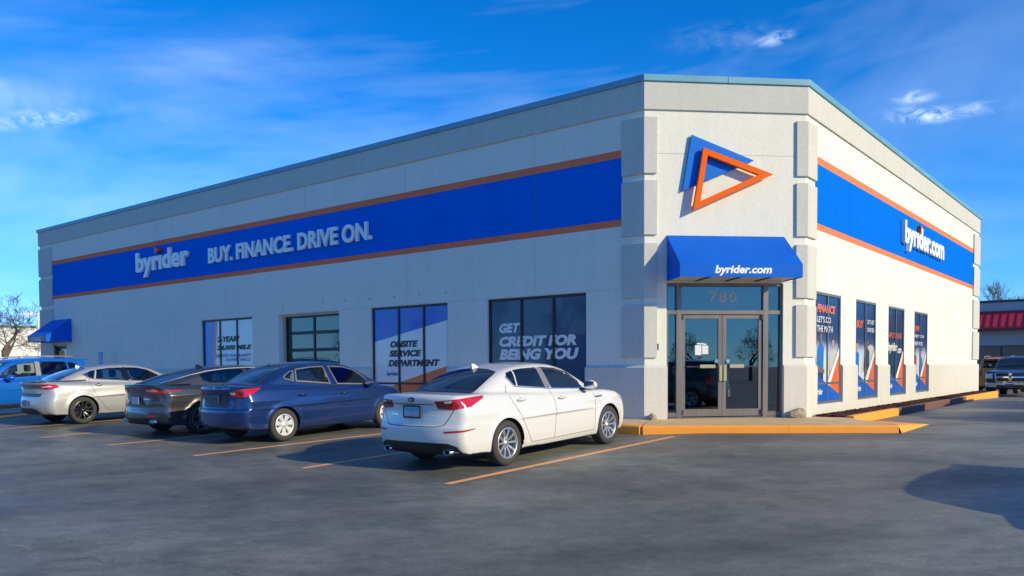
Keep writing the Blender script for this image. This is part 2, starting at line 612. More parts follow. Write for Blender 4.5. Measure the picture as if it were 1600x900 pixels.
def offset_path(path, d):
    """offset an open polyline outwards (to the right of travel) with mitred corners"""
    P = [Vector(q) for q in path]
    out = []
    for i, q in enumerate(P):
        ns = []
        if i > 0:
            t = (P[i] - P[i - 1]).normalized(); ns.append(Vector((t.y, -t.x)))
        if i < len(P) - 1:
            t = (P[i + 1] - P[i]).normalized(); ns.append(Vector((t.y, -t.x)))
        n = sum(ns, Vector((0, 0))) / len(ns)
        n = n / n.length_squared if n.length_squared > 1e-6 else n
        out.append(q + n * d)
    return out

def wrap(mb, path, d0, d1, z0, z1, mi=0, top_in=0.0):
    """solid strip that follows the wall path, from d0 to d1 off the wall; top_in pulls the top outer edge back (a wash)"""
    n = len(path)
    A, B = offset_path(path, d0), offset_path(path, d1)
    T = offset_path(path, d1 - top_in)
    zt = z1 - (top_in * 1.0)
    V, F = [], []
    for i in range(n):
        V += [(*A[i], z0), (*B[i], z0), (*B[i], zt), (*T[i], z1), (*A[i], z1)]
    for i in range(n - 1):
        a, b = i * 5, (i + 1) * 5
        for k in range(5):
            F.append((a + k, b + k, b + (k + 1) % 5, a + (k + 1) % 5))
    F += [(0, 1, 2, 3, 4)[::1], tuple((n - 1) * 5 + k for k in (4, 3, 2, 1, 0))]
    return mb.add(V, F, mi)

# ------------------------------------------------------------------ ground
def G(x, y):
    z = -0.17 + 0.038 * min(y + 1.0, 0) if y > -9 else -0.474 + 0.02 * (max(y, -20) + 9)
    if y > 18: z -= 0.02 * min(y - 18, 22)
    return z + 0.008 * min(max(-x, 0), 30)

def build_ground():
    xs = [-700, -30, 0, 700]
    ys = [-700, -20, -9, -1, 18, 40, 900]
    V = [(x, y, G(x, y)) for y in ys for x in xs]
    F = [(j * 4 + i, j * 4 + i + 1, j * 4 + i + 5, j * 4 + i + 4) for j in range(6) for i in range(3)]
    tag(mesh_obj('parking_lot', V, F, ASPHALT), 'dark sealed asphalt parking lot around the building', 'asphalt', kind='structure')
    # stall lines
    ends = [((1.31, -7.50), (1.57, -1.72)), ((-1.55, -7.60), (-1.22, -1.8)), ((-4.40, -7.70), (-3.60, -1.8)),
            ((-7.36, -7.76), (-6.5, -1.8)), ((-10.15, -7.85), (-9.7, -1.8)), ((-13.1, -7.6), (-12.2, -1.8)), ((-16.0, -7.8), (-15.4, -1.8))]
    for a, b in ends:
        V, F = [], []
        n = 14
        for i in range(n + 1):
            t = i / n
            x, y = a[0] + (b[0] - a[0]) * t, a[1] + (b[1] - a[1]) * t
            w = 0.062 + 0.006 * math.sin(i * 2.3 + a[0])
            for sgn in (-1, 1):
                xx = x + sgn * w
                V.append((xx, y, G(xx, y) + 0.004))
            if i:
                F.append((2 * i - 2, 2 * i - 1, 2 * i + 1, 2 * i))
        tag(mesh_obj('stall_line', V, F, LINE_PAINT), kind='structure')

build_ground()

# ------------------------------------------------------------------ dealership building
C = 2.4968
LEN_L, END_R = 29.5615, 23.2169
HR, HC = 7.116, 6.417
S1, S2, S3, S4 = 5.674, 5.511, 4.214, 4.070
PL = 1.107
FL = Frame((0, 0), (1, 0))
FC = Frame((0, 0), (1, 1))
FR = Frame((C, 0), (0, 1))
CW = C * math.sqrt(2)
WIN_L = [(-16.96, -14.02), (-8.48, -5.62), (-4.31, -1.46)]
WIN_R = [(3.16, 4.99), (6.20, 8.03), (9.28, 11.09), (12.32, 14.12)]
WZ0, WZ1 = 0.21, 2.725
GARAGE = (-12.645, -9.813)
DOOR_L = (-28.45, -27.2)
ENT = (0.477, 3.04)
ENT_Z = 2.84

bld = empty('dealership_building')
tag(bld, 'cream stucco corner building with blue and orange band around its upper wall', 'building')

def wall(frame, s0, s1, z0, z1, openings, vj, hj, m, reveal=0.25):
    """stucco panels with recessed joints, on a core; the openings go through both"""
    def cells(cs, cz):
        for i in range(len(cs) - 1):
            for j in range(len(cz) - 1):
                a, b = (cs[i] + cs[i + 1]) / 2, (cz[j] + cz[j + 1]) / 2
                if not any(o[0] < a < o[1] and o[2] < b < o[3] for o in openings):
                    yield cs[i], cs[i + 1], cz[j], cz[j + 1]
    def sheet(name, S0, S1_, Z0, Z1, df, db, mm):
        cs = sorted({S0, S1_} | {e for o in openings for e in o[:2] if S0 < e < S1_})
        cz = sorted({Z0, Z1} | {e for o in openings for e in o[2:] if Z0 < e < Z1})
        keep = {}
        bm = bmesh.new()
        fs = []
        def vert(s, z):
            k = (round(s, 5), round(z, 5))
            if k not in keep:
                keep[k] = bm.verts.new(frame.p(s, df, z))
            return keep[k]
        for a, b, c, d in cells(cs, cz):
            fs.append(bm.faces.new([vert(a, c), vert(b, c), vert(b, d), vert(a, d)]))
        if not fs:
            bm.free(); return
        edges = [e for e in bm.edges if len(e.link_faces) == 1]
        r = bmesh.ops.extrude_edge_only(bm, edges=edges)
        for v in [g for g in r['geom'] if isinstance(g, bmesh.types.BMVert)]:
            v.co += frame.N * (db - df)
        bmesh.ops.recalc_face_normals(bm, faces=bm.faces)
        if fs[0].normal.dot(frame.N) < 0:
            bmesh.ops.reverse_faces(bm, faces=bm.faces)
        me = bpy.data.meshes.new(name)
        bm.to_mesh(me); bm.free()
        me.materials.append(mm)
        link(bpy.data.objects.new(name, me), bld)
    sheet('wall_core', s0, s1, z0, z1, -0.010, -reveal, m)
    vs = [s0] + sorted(v for v in vj if s0 < v < s1) + [s1]
    hs = [z0] + sorted(h for h in hj if z0 < h < z1) + [z1]
    gp = 0.006
    for i in range(len(vs) - 1):
        for j in range(len(hs) - 1):
            a = vs[i] + (gp if i else 0); b = vs[i + 1] - (gp if i < len(vs) - 2 else 0)
            c = hs[j] + (gp if j else 0); d = hs[j + 1] - (gp if j < len(hs) - 2 else 0)
            sheet('stucco_panel', a, b, c, d, 0.0, -0.010, m)

GZ = -0.35
op_l = [(a, b, WZ0, WZ1) for a, b in WIN_L] + [(GARAGE[0], GARAGE[1], GZ + .001, 2.72), (DOOR_L[0], DOOR_L[1], GZ + .001, 2.15)]
VJL = [-2.86, -7.08, -11.28, -15.48, -19.68, -23.88]
wall(FL, -LEN_L, 0, GZ, HC, op_l, VJL, [2.74], CREAM)
wall(FC, 0, CW, GZ, HC, [(ENT[0], ENT[1], GZ + .001, ENT_Z)], [], [2.86, 5.52], CREAM)
VJR = [5.6, 11.6, 17.4]
wall(FR, C, END_R, GZ, HC, [(a, b, WZ0, WZ1) for a, b in WIN_R], VJR, [2.74], CREAM)
# hidden back walls and roof deck
mb = MB()
mb.box(-LEN_L, -LEN_L + .25, .26, END_R, GZ, HC)
mb.box(-LEN_L + .25, C - .26, END_R - .25, END_R, GZ, HC)
mb.build('rear_wall', CREAM, bld)
MB().prism([(-LEN_L + .1, .1), (-.05, .1), (C - .1, C + .05), (C - .1, END_R - .1), (-LEN_L + .1, END_R - .1)], HC + .02, HC + .2).build('roof_deck', mat('roof_membrane', (.5, .5, .5), .9), bld)

ring = [(-LEN_L, END_R), (-LEN_L, 0), (0, 0), (C, C), (C, END_R), (-LEN_L, END_R)]
def ring_piece(a, b):
    return [a, b]
# cornice band and metal coping, in lengths
mb = MB(); wrap(mb, [(-LEN_L, END_R), (-LEN_L, 0), (0, 0), (C, C), (C, END_R)], -0.2, 0.045, HC, 6.985)
mb.build('cornice_band', GREY_ST, bld)
def coping(a, b, ja, jb):
    mb = MB()
    pa, pb = Vector(a), Vector(b)
    wrap(mb, [a, b] if ja is None else [a, b], -0.25, 0.085, 6.987, HR)
    return mb
seg_l = [-LEN_L, -24.6, -19.7, -14.8, -9.9, -5.0, 0.0]
def coping_run(path):
    mb = MB(); wrap(mb, path, -0.28, 0.085, 6.987, HR)
    mb.build('coping', TEAL, bld, bevel=.006)
g = .004
coping_run([(-LEN_L, END_R - 1), (-LEN_L, 0), (-24.6 - g, 0)])
for a, b in ((-24.6, -19.7), (-19.7, -14.8), (-14.8, -9.9), (-9.9, -5.0)):
    coping_run([(a + g, 0), (b - g, 0)])
coping_run([(-5 + g, 0), (0, 0), (C / 2 - g, C / 2 - g)])
coping_run([(C / 2 + g, C / 2 + g), (C, C), (C, 6.0 - g)])
for a, b in ((6.0, 10.5), (10.5, 15), (15, 19.5)):
    coping_run([(C, a + g), (C, b - g)])
coping_run([(C, 19.5 + g), (C, END_R), (-5, END_R)])

# raised quoin blocks
r2 = math.sqrt(2)
for z0, z1 in ((5.10, 6.258), (3.83, 4.955), (2.525, 3.657), (1.266, 2.378)):
    for path in ([(-.527, 0), (0, 0), (.258 / r2, .258 / r2)], [(3.302 / r2, 3.302 / r2), (C, C), (C, C + .5656)],
                 [(-LEN_L, 1.2), (-LEN_L, 0), (-LEN_L + 1.2144, 0)], [(C, END_R - 1.277), (C, END_R), (C - 1.2, END_R)]):
        mb = MB(); wrap(mb, path, 0.001, 0.055, z0, z1)
        mb.build('quoin_block', GREY_ST, bld, bevel=.008)

# plinth, between the openings
def plinth(path):
    mb = MB(); wrap(mb, path, 0.001, 0.06, GZ, PL, top_in=.05)
    mb.build('plinth', PLINTH_ST, bld)
plinth([(-LEN_L, 3), (-LEN_L, 0), (DOOR_L[0], 0)])
cuts = [DOOR_L[1], WIN_L[0][0], WIN_L[0][1], GARAGE[0], GARAGE[1], WIN_L[1][0], WIN_L[1][1], WIN_L[2][0], WIN_L[2][1]]
for i in range(0, 8, 2):
    plinth([(cuts[i], 0), (cuts[i + 1], 0)])
plinth([(WIN_L[2][1], 0), (0, 0), (ENT[0] / r2, ENT[0] / r2)])
plinth([(ENT[1] / r2, ENT[1] / r2), (C, C), (C, WIN_R[0][0])])
for i in range(3):
    plinth([(C, WIN_R[i][1]), (C, WIN_R[i + 1][0])])
plinth([(C, WIN_R[3][1]), (C, END_R), (0, END_R)])
for fr, ws in ((FL, WIN_L), (FR, WIN_R)):
    for a, b in ws:
        mb = MB(); fr.box(mb, a, b, GZ, WZ0 - .002, .001, .06)
        mb.build('plinth', PLINTH_ST, bld)

# painted band: orange, blue, orange, in lengths between the joints
def band(frame, s0, s1, joints):
    xs = [s0] + sorted(j for j in joints if s0 < j < s1) + [s1]
    for a, b in zip(xs[:-1], xs[1:]):
        a2 = a + (.004 if a != s0 else 0); b2 = b - (.004 if b != s1 else 0)
        for z0, z1, m, nm in ((S3, S2, BLUE_ST, 'blue_band'), (S2, S1, ORANGE_ST, 'orange_stripe'), (S4, S3, ORANGE_ST, 'orange_stripe')):
            mb = MB(); frame.box(mb, a2, b2, z0 + .0005, z1 - .0005, .0005, .004)
            mb.build(nm, m, bld)
band(FL, -LEN_L + 1.2150, -.5275, VJL)
band(FR, C + .5662, END_R - 1.2776, VJR)

# interior: a floor, a back wall and a ceiling, so that the glass has something behind it
mb = MB()
mb.prism([(-29.2, .3), (-.15, .3), (C - .3, C + .15), (C - .3, 22.9), (-29.2, 22.9)], -.06, -.012)
mb.build('interior_floor', CARPET, bld)
mb = MB()
mb.box(-9, -8.8, .3, 8, 0, 3.1); mb.box(-8.8, 2.1, 8, 8.2, 0, 3.1)
mb.build('interior_wall', INTERIOR, bld)
MB().prism([(-29.2, .3), (-.15, .3), (C - .3, C + .15), (C - .3, 22.9), (-29.2, 22.9)], 3.12, 3.2).build('interior_ceiling', mat('ceiling_tile', (.45, .46, .46), .9), bld)

# ------------------------------------------------------------------ windows
def bar(frame, mb, s0, s1, z0, z1, d0, d1):
    frame.box(mb, s0, s1, z0, z1, d0, d1)

def window(frame, s0, s1, mull, m, label=None, transom=.67, gl=-0.085):
    """frame, mullions, panes; returns the window part; its film lies just in front of the panes"""
    mb = MB()
    w, d0, d1 = .055, gl - .05, gl + .034
    s0 += .002; s1 -= .002
    z0, z1 = WZ0 + .002, WZ1 - .002
    bar(frame, mb, s0, s0 + w, z0, z1, d0, d1)
    bar(frame, mb, s1 - w, s1, z0, z1, d0, d1)
    bar(frame, mb, s0 + w, s1 - w, z1 - w, z1, d0, d1)
    bar(frame, mb, s0 + w, s1 - w, z0, z0 + w, d0, d1)
    win = mb.build('window', m, bld, bevel=.004)
    if label: win['label'] = label
    ss = [s0 + w] + list(mull) + [s1 - w]
    for x in mull:
        mb = MB(); bar(frame, mb, x - .03, x + .03, z0 + w + .001, z1 - w - .001, d0, d1 - .003)
        mb.build('mullion', m, win)
    for i in range(len(ss) - 1):
        a = ss[i] + (.031 if i else .001); b = ss[i + 1] - (.031 if i < len(ss) - 2 else .001)
        mb = MB(); bar(frame, mb, a, b, transom - .025, transom + .025, d0, d1 - .006)
        mb.build('transom', m, win)
        for c, d in ((z0 + w + .001, transom - .026), (transom + .026, z1 - w - .001)):
            mb = MB(); bar(frame, mb, a, b, c, d, gl - .01, gl)
            mb.build('pane', GLASS, win)
    return win, (s0 + w, s1 - w, z0 + w, z1 - w), gl

def clip(poly, s0, s1, z0, z1):
    def cl(P, f):
        out = []
        for i in range(len(P)):
            a, b = P[i], P[(i + 1) % len(P)]
            fa, fb = f(a), f(b)
            if fa >= 0: out.append(a)
            if (fa >= 0) != (fb >= 0):
                t = fa / (fa - fb)
                out.append((a[0] + (b[0] - a[0]) * t, a[1] + (b[1] - a[1]) * t))
        return out
    for f in (lambda q: q[0] - s0, lambda q: s1 - q[0], lambda q: q[1] - z0, lambda q: z1 - q[1]):
        poly = cl(poly, f)
        if not poly: return poly
    return poly

def film(frame, win, rect, d, poly, m, name='window_film'):
    P = clip(poly, *rect)
    if len(P) < 3: return
    mb = MB(); frame.poly(mb, P, d)
    return mb.build(name, m, win)

def full(rect):
    a, b, c, d = rect
    return [(a, c), (b, c), (b, d), (a, d)]

# west-facing windows along the parking row
a, b = WIN_L[0]
win, rc, gl = window(FL, a, b, (-15.94, -14.97), BRONZE, 'window with two-year warranty lettering on white film')
film(FL, win, rc, gl + .003, full(rc), FILM_WHITE)
film(FL, win, rc, gl + .006, [(rc[0], rc[2]), (rc[0] + .42, rc[2]), (rc[0] + .66, rc[3]), (rc[0], rc[3])], FILM_BLUE)
film(FL, win, rc, gl + .009, [(rc[0] + .38, rc[2]), (rc[0] + .52, rc[2]), (rc[0] + .76, rc[3]), (rc[0] + .64, rc[3])], FILM_ORANGE)
for tx, x0, x1, z0, z1, m in (('2-YEAR/', -16.14, -14.83, 1.965, 2.16, INK), ('24,000 MILE', -16.17, -14.20, 1.68, 1.865, INK),
                              ('LIMITED WARRANTY', -16.22, -14.23, 1.467, 1.582, INK_BLUE), ('ON EVERY VEHICLE', -15.67, -14.28, 1.34, 1.435, INK_BLUE)):
    text_on(FL, tx, x0, x1, z0, z1, gl + .012, 'lettering', m, win, bold=.055 if m is INK else .012, shear=.22 if m is INK else 0)
a, b = WIN_L[1]
win, rc, gl = window(FL, a, b, (-7.46, -6.53), BRONZE, 'window with onsite service department lettering')
film(FL, win, rc, gl + .003, full(rc), FILM_WHITE)
film(FL, win, rc, gl + .006, [(rc[0], 1.80), (rc[1], 2.295), (rc[1], rc[3]), (rc[0], rc[3])], FILM_BLUE)
film(FL, win, rc, gl + .006, [(-7.52, .69), (rc[1], 1.14), (rc[1], rc[2]), (-8.4, rc[2])], FILM_ORANGE)
for tx, x0, x1, z0, z1 in (('ONSITE', -7.81, -6.77, 1.632, 1.806), ('SERVICE', -7.85, -6.65, 1.384, 1.557), ('DEPARTMENT', -7.89, -5.98, 1.126, 1.300)):
    text_on(FL, tx, x0, x1, z0, z1, gl + .012, 'lettering', INK, win, bold=.055, shear=.22)
text_on(FL, 'byrider', -7.955, -7.51, .85, .98, gl + .012, 'lettering', INK_BLUE, win, bold=.03)
a, b = WIN_L[2]
win, rc, gl = window(FL, a, b, (-3.32, -2.39), BRONZE, 'window with credit lettering on navy film')
film(FL, win, rc, gl + .003, full(rc), FILM_NAVY)
for tx, x0, x1, z0, z1 in (('GET', -4.00, -3.36, 1.902, 2.135), ('CREDIT FOR', -4.00, -1.76, 1.572, 1.82), ('BEING YOU', -4.00, -1.70, 1.258, 1.52)):
    text_on(FL, tx, x0, x1, z0, z1, gl + .012, 'lettering', INK_GREY, win, bold=.06, shear=.2)

SKIN = mat('poster_skin_print', (.55, .30, .20), .4)
SKIN2 = mat('poster_dark_skin_print', (.22, .11, .07), .4)
HAIR = mat('poster_hair_print', (.10, .055, .035), .4)
POLO = mat('poster_blue_shirt_print', (.02, .17, .50), .4)
COAT_BEIGE = mat('poster_beige_print', (.55, .50, .45), .4)
RED_PR = mat('poster_red_print', (.38, .05, .05), .4)
TROUSER = mat('poster_dark_trouser_print', (.035, .045, .08), .4)

def haze_print():
    m = bpy.data.materials.new('poster_showroom_print')
    m.use_nodes = True
    nt = m.node_tree
    b = nt.nodes['Principled BSDF']
    b.inputs['Roughness'].default_value = .3
    g = nt.nodes.new('ShaderNodeNewGeometry')
    sp = nt.nodes.new('ShaderNodeSeparateXYZ')
    nt.links.new(g.outputs['Position'], sp.inputs[0])
    r = nt.nodes.new('ShaderNodeMapRange')
    r.inputs[1].default_value, r.inputs[2].default_value = 1.15, 1.85
    nt.links.new(sp.outputs['Z'], r.inputs[0])
    n = nt.nodes.new('ShaderNodeTexNoise')
    n.inputs['Scale'].default_value = 5
    nt.links.new(g.outputs['Position'], n.inputs['Vector'])
    c = nt.nodes.new('ShaderNodeValToRGB')
    c.color_ramp.elements[0].color = (.62, .70, .78, 1)
    c.color_ramp.elements[1].color = (.016, .045, .15, 1)
    x = c.color_ramp.elements.new(.35); x.color = (.52, .62, .76, 1)
    x = c.color_ramp.elements.new(.7); x.color = (.05, .09, .22, 1)
    ad = nt.nodes.new('ShaderNodeMath'); ad.operation = 'MULTIPLY_ADD'
    ad.inputs[1].default_value = .25
    nt.links.new(n.outputs['Fac'], ad.inputs[0])
    nt.links.new(r.outputs[0], ad.inputs[2])
    sb = nt.nodes.new('ShaderNodeMath'); sb.operation = 'SUBTRACT'; sb.inputs[1].default_value = .12
    nt.links.new(ad.outputs[0], sb.inputs[0])
    nt.links.new(sb.outputs[0], c.inputs[0])
    nt.links.new(c.outputs[0], b.inputs['Base Color'])
    return m
SHOWROOM = haze_print()

def oval(cx, cz, a, b, n=14):
    return [(cx + a * math.cos(2 * math.pi * k / n), cz + b * math.sin(2 * math.pi * k / n)) for k in range(n)]

def printed_person(frame, win, rect, d, cx, z_head, k, shirt, skin, lean=0.0):
    """flat printed figure of a poster; k = scale (metres of print per metre of person)"""
    H = lambda v: z_head - v * k
    film(frame, win, rect, d + .001, [(cx - .20 * k, H(1.62)), (cx + .20 * k, H(1.62)), (cx + .19 * k, H(.80)), (cx - .19 * k, H(.80))], TROUSER, 'poster_print')
    film(frame, win, rect, d + .002, [(cx - .18 * k, H(.88)), (cx + .19 * k, H(.88)), (cx + .22 * k, H(.30)), (cx + .10 * k, H(.20)), (cx - .08 * k, H(.20)), (cx - .22 * k, H(.30))], shirt, 'poster_print')
    film(frame, win, rect, d + .003, [(cx - .30 * k, H(.75)), (cx - .19 * k, H(.80)), (cx - .16 * k, H(.34)), (cx - .25 * k, H(.36))], shirt, 'poster_print')
    film(frame, win, rect, d + .004, [(cx - .30 * k, H(.82)), (cx + (.18 + lean) * k, H(.90)), (cx + (.18 + lean) * k, H(.80)), (cx - .28 * k, H(.72))], skin, 'poster_print')
    film(frame, win, rect, d + .003, [(cx - .05 * k, H(.23)), (cx + .05 * k, H(.23)), (cx + .05 * k, H(.12)), (cx - .05 * k, H(.12))], skin, 'poster_print')
    film(frame, win, rect, d + .004, oval(cx, H(.05), .085 * k, .12 * k), skin, 'poster_print')
    film(frame, win, rect, d + .005, [q for q in oval(cx, H(-.01), .095 * k, .10 * k) if q[1] > H(.02)], HAIR, 'poster_print')

names_r = ['first window from the entrance with orange finance lettering', 'second window from the entrance with orange buy lettering',
           'third window from the entrance with white web address', 'fourth window from the entrance with a red-jacketed figure']
for i, (a, b) in enumerate(WIN_R):
    win, rc, gl = window(FR, a, b, ((a + b) / 2,), ALU_SUNLIT_BRONZE, names_r[i], gl=-.04)
    s0, s1, z0, z1 = rc
    W = s1 - s0
    u = lambda t: s0 + W * t
    d = gl + .003
    film(FR, win, rc, d, full(rc), FILM_NAVY if i == 2 else SHOWROOM)
    if i == 0:
        printed_person(FR, win, rc, d + .002, u(.25), 1.78, .98, POLO, SKIN2, .08)
        printed_person(FR, win, rc, d + .002, u(.76), 1.66, .92, COAT_BEIGE, SKIN)
    elif i == 1:
        film(FR, win, rc, d + .001, [(u(.30), .9), (u(1), .9), (u(1), 1.55), (u(.8), 1.62), (u(.45), 1.45)], COAT_BEIGE, 'poster_print')
        printed_person(FR, win, rc, d + .002, u(.10), 1.62, .92, POLO, SKIN)
        printed_person(FR, win, rc, d + .008, u(.62), 1.70, .95, TROUSER, SKIN2)
    elif i == 3:
        printed_person(FR, win, rc, d + .002, u(.14), 1.58, .92, RED_PR, SKIN2)
        printed_person(FR, win, rc, d + .002, u(.62), 1.50, .88, POLO, SKIN)
    # lower corner shapes: white edge, orange wedge, blue foot
    film(FR, win, rc, d + .016, [(u(.46), .62), (u(.62), .62), (u(1.0), 1.30), (u(1.0), 1.50)], INK_WHITE)
    film(FR, win, rc, d + .018, [(u(.55), .50), (u(1.0), .35), (u(1.0), 1.32)], FILM_ORANGE)
    film(FR, win, rc, d + .020, [(u(0), z0), (u(1), z0), (u(1), .40), (u(.52), .64), (u(0), .92)], FILM_BLUE)
    T = lambda tx, a0, a1, c0, c1, m, bo=.03, sh=0.0: text_on(FR, tx, u(a0), u(a1), c0, c1, d + .024, 'lettering', m, win, bold=bo, shear=sh)
    T('byrider', -.0 + .02, .30, .38, .56, INK_WHITE, .04, .1)
    if i == 0:
        T('FINANCE', .06, .80, 2.27, 2.46, FILM_ORANGE, .045, .15)
        T("LET'S DO", .06, .62, 2.05, 2.19, INK_WHITE, .012); T('THE MATH', .06, .70, 1.84, 1.98, INK_WHITE, .012)
    elif i == 1:
        T('BUY', .03, .38, 2.02, 2.22, FILM_ORANGE, .045, .15)
        T("LET'S GET", .58, .96, 2.15, 2.26, INK_WHITE, .012); T('STARTED', .58, .96, 1.94, 2.05, INK_WHITE, .012)
    elif i == 2:
        T('APPLY ONLINE', .02, .86, 1.84, 2.00, FILM_ORANGE, .02)
        T('byrider', .02, .60, 1.40, 1.72, INK_WHITE, .045); T('.com', .60, .88, 1.42, 1.56, INK_WHITE, .03)
    else:
        T('OWN', .02, .40, 2.12, 2.30, FILM_ORANGE, .045, .15)
        T('ENJOY YOUR', .02, .78, 1.90, 2.02, INK_WHITE, .012); T('NEW RIDE', .02, .66, 1.68, 1.80, INK_WHITE, .012)

# ------------------------------------------------------------------ service bay door (glazed sectional door)
def garage():
    a, b = GARAGE
    d = -.22
    root = empty('service_bay_door', (0, 0, 0), bld)
    root['label'] = 'glazed black sectional overhead door'
    zs = [GZ + .06, .28, .80, 1.32, 1.84, 2.36, 2.72]
    zs = [GZ + .06] + [0.10 + .515 * k for k in range(5)] + [2.66]
    for j in range(len(zs) - 1):
        z0, z1 = zs[j], zs[j + 1] - .008
        mb = MB()
        n = 2
        for k in range(n + 1):
            x = a + .06 + (b - a - .12) * k / n
            FL.box(mb, max(x - .035, a + .06), min(x + .035, b - .06), z0, z1, d - .05, d)
        for k in range(n):
            x0 = a + .06 + (b - a - .12) * k / n + .035 + (.035 if k == 0 else 0)
            x0 = max(a + .06 + (b - a - .12) * k / n + .035, a + .095)
            x1 = min(a + .06 + (b - a - .12) * (k + 1) / n - .035, b - .095)
            FL.box(mb, x0, x1, z0, z0 + .045, d - .05, d - .001)
            FL.box(mb, x0, x1, z1 - .045, z1, d - .05, d - .001)
        sec = mb.build('door_section', BRONZE, root)
        for k in range(n):
            x0 = a + .06 + (b - a - .12) * k / n + .035
            x1 = a + .06 + (b - a - .12) * (k + 1) / n - .035
            mb = MB(); FL.box(mb, x0, x1, z0 + .045, z1 - .045, d - .035, d - .025)
            mb.build('pane', GLASS, sec)
    mb = MB()
    FL.box(mb, a + .003, a + .058, GZ + .02, 2.718, -.24, -.13); FL.box(mb, b - .058, b - .003, GZ + .02, 2.718, -.24, -.13)
    FL.box(mb, a + .058, b - .058, 2.66, 2.718, -.24, -.13)
    mb.build('door_frame', mat('cream_trim', (.56, .53, .47), .7), root)
garage()

# ------------------------------------------------------------------ side door on the parking side
def side_door():
    a, b = DOOR_L
    root = empty('side_door', (0, 0, 0), bld)
    root['label'] = 'narrow glazed side door under the small awning'
    mb = MB()
    FL.box(mb, a + .002, a + .07, GZ + .05, 2.148, -.2, -.02); FL.box(mb, b - .07, b - .002, GZ + .05, 2.148, -.2, -.02)
    FL.box(mb, a + .07, b - .07, 2.08, 2.148, -.2, -.02)
    mb.build('door_frame', ALU_SUNLIT_BRONZE, root)
    mb = MB()
    FL.box(mb, a + .074, a + .19, -.1, 2.07, -.14, -.09); FL.box(mb, b - .19, b - .074, -.1, 2.07, -.14, -.09)
    FL.box(mb, a + .19, b - .19, 1.95, 2.07, -.14, -.09); FL.box(mb, a + .19, b - .19, -.1, .15, -.14, -.09)
    leaf = mb.build('door_leaf', BRONZE, root)
    mb = MB(); FL.box(mb, a + .19, b - .19, .15, 1.95, -.125, -.115)
    mb.build('pane', GLASS, leaf)
    mb = MB(); FL.poly(mb, [(a + .2, .5), (b - .35, .5), (b - .5, 1.9), (a + .2, 1.9)], -.112)
    mb.build('door_notice', mat('yellow_notice', (.62, .36, .08), .5), leaf)
side_door()

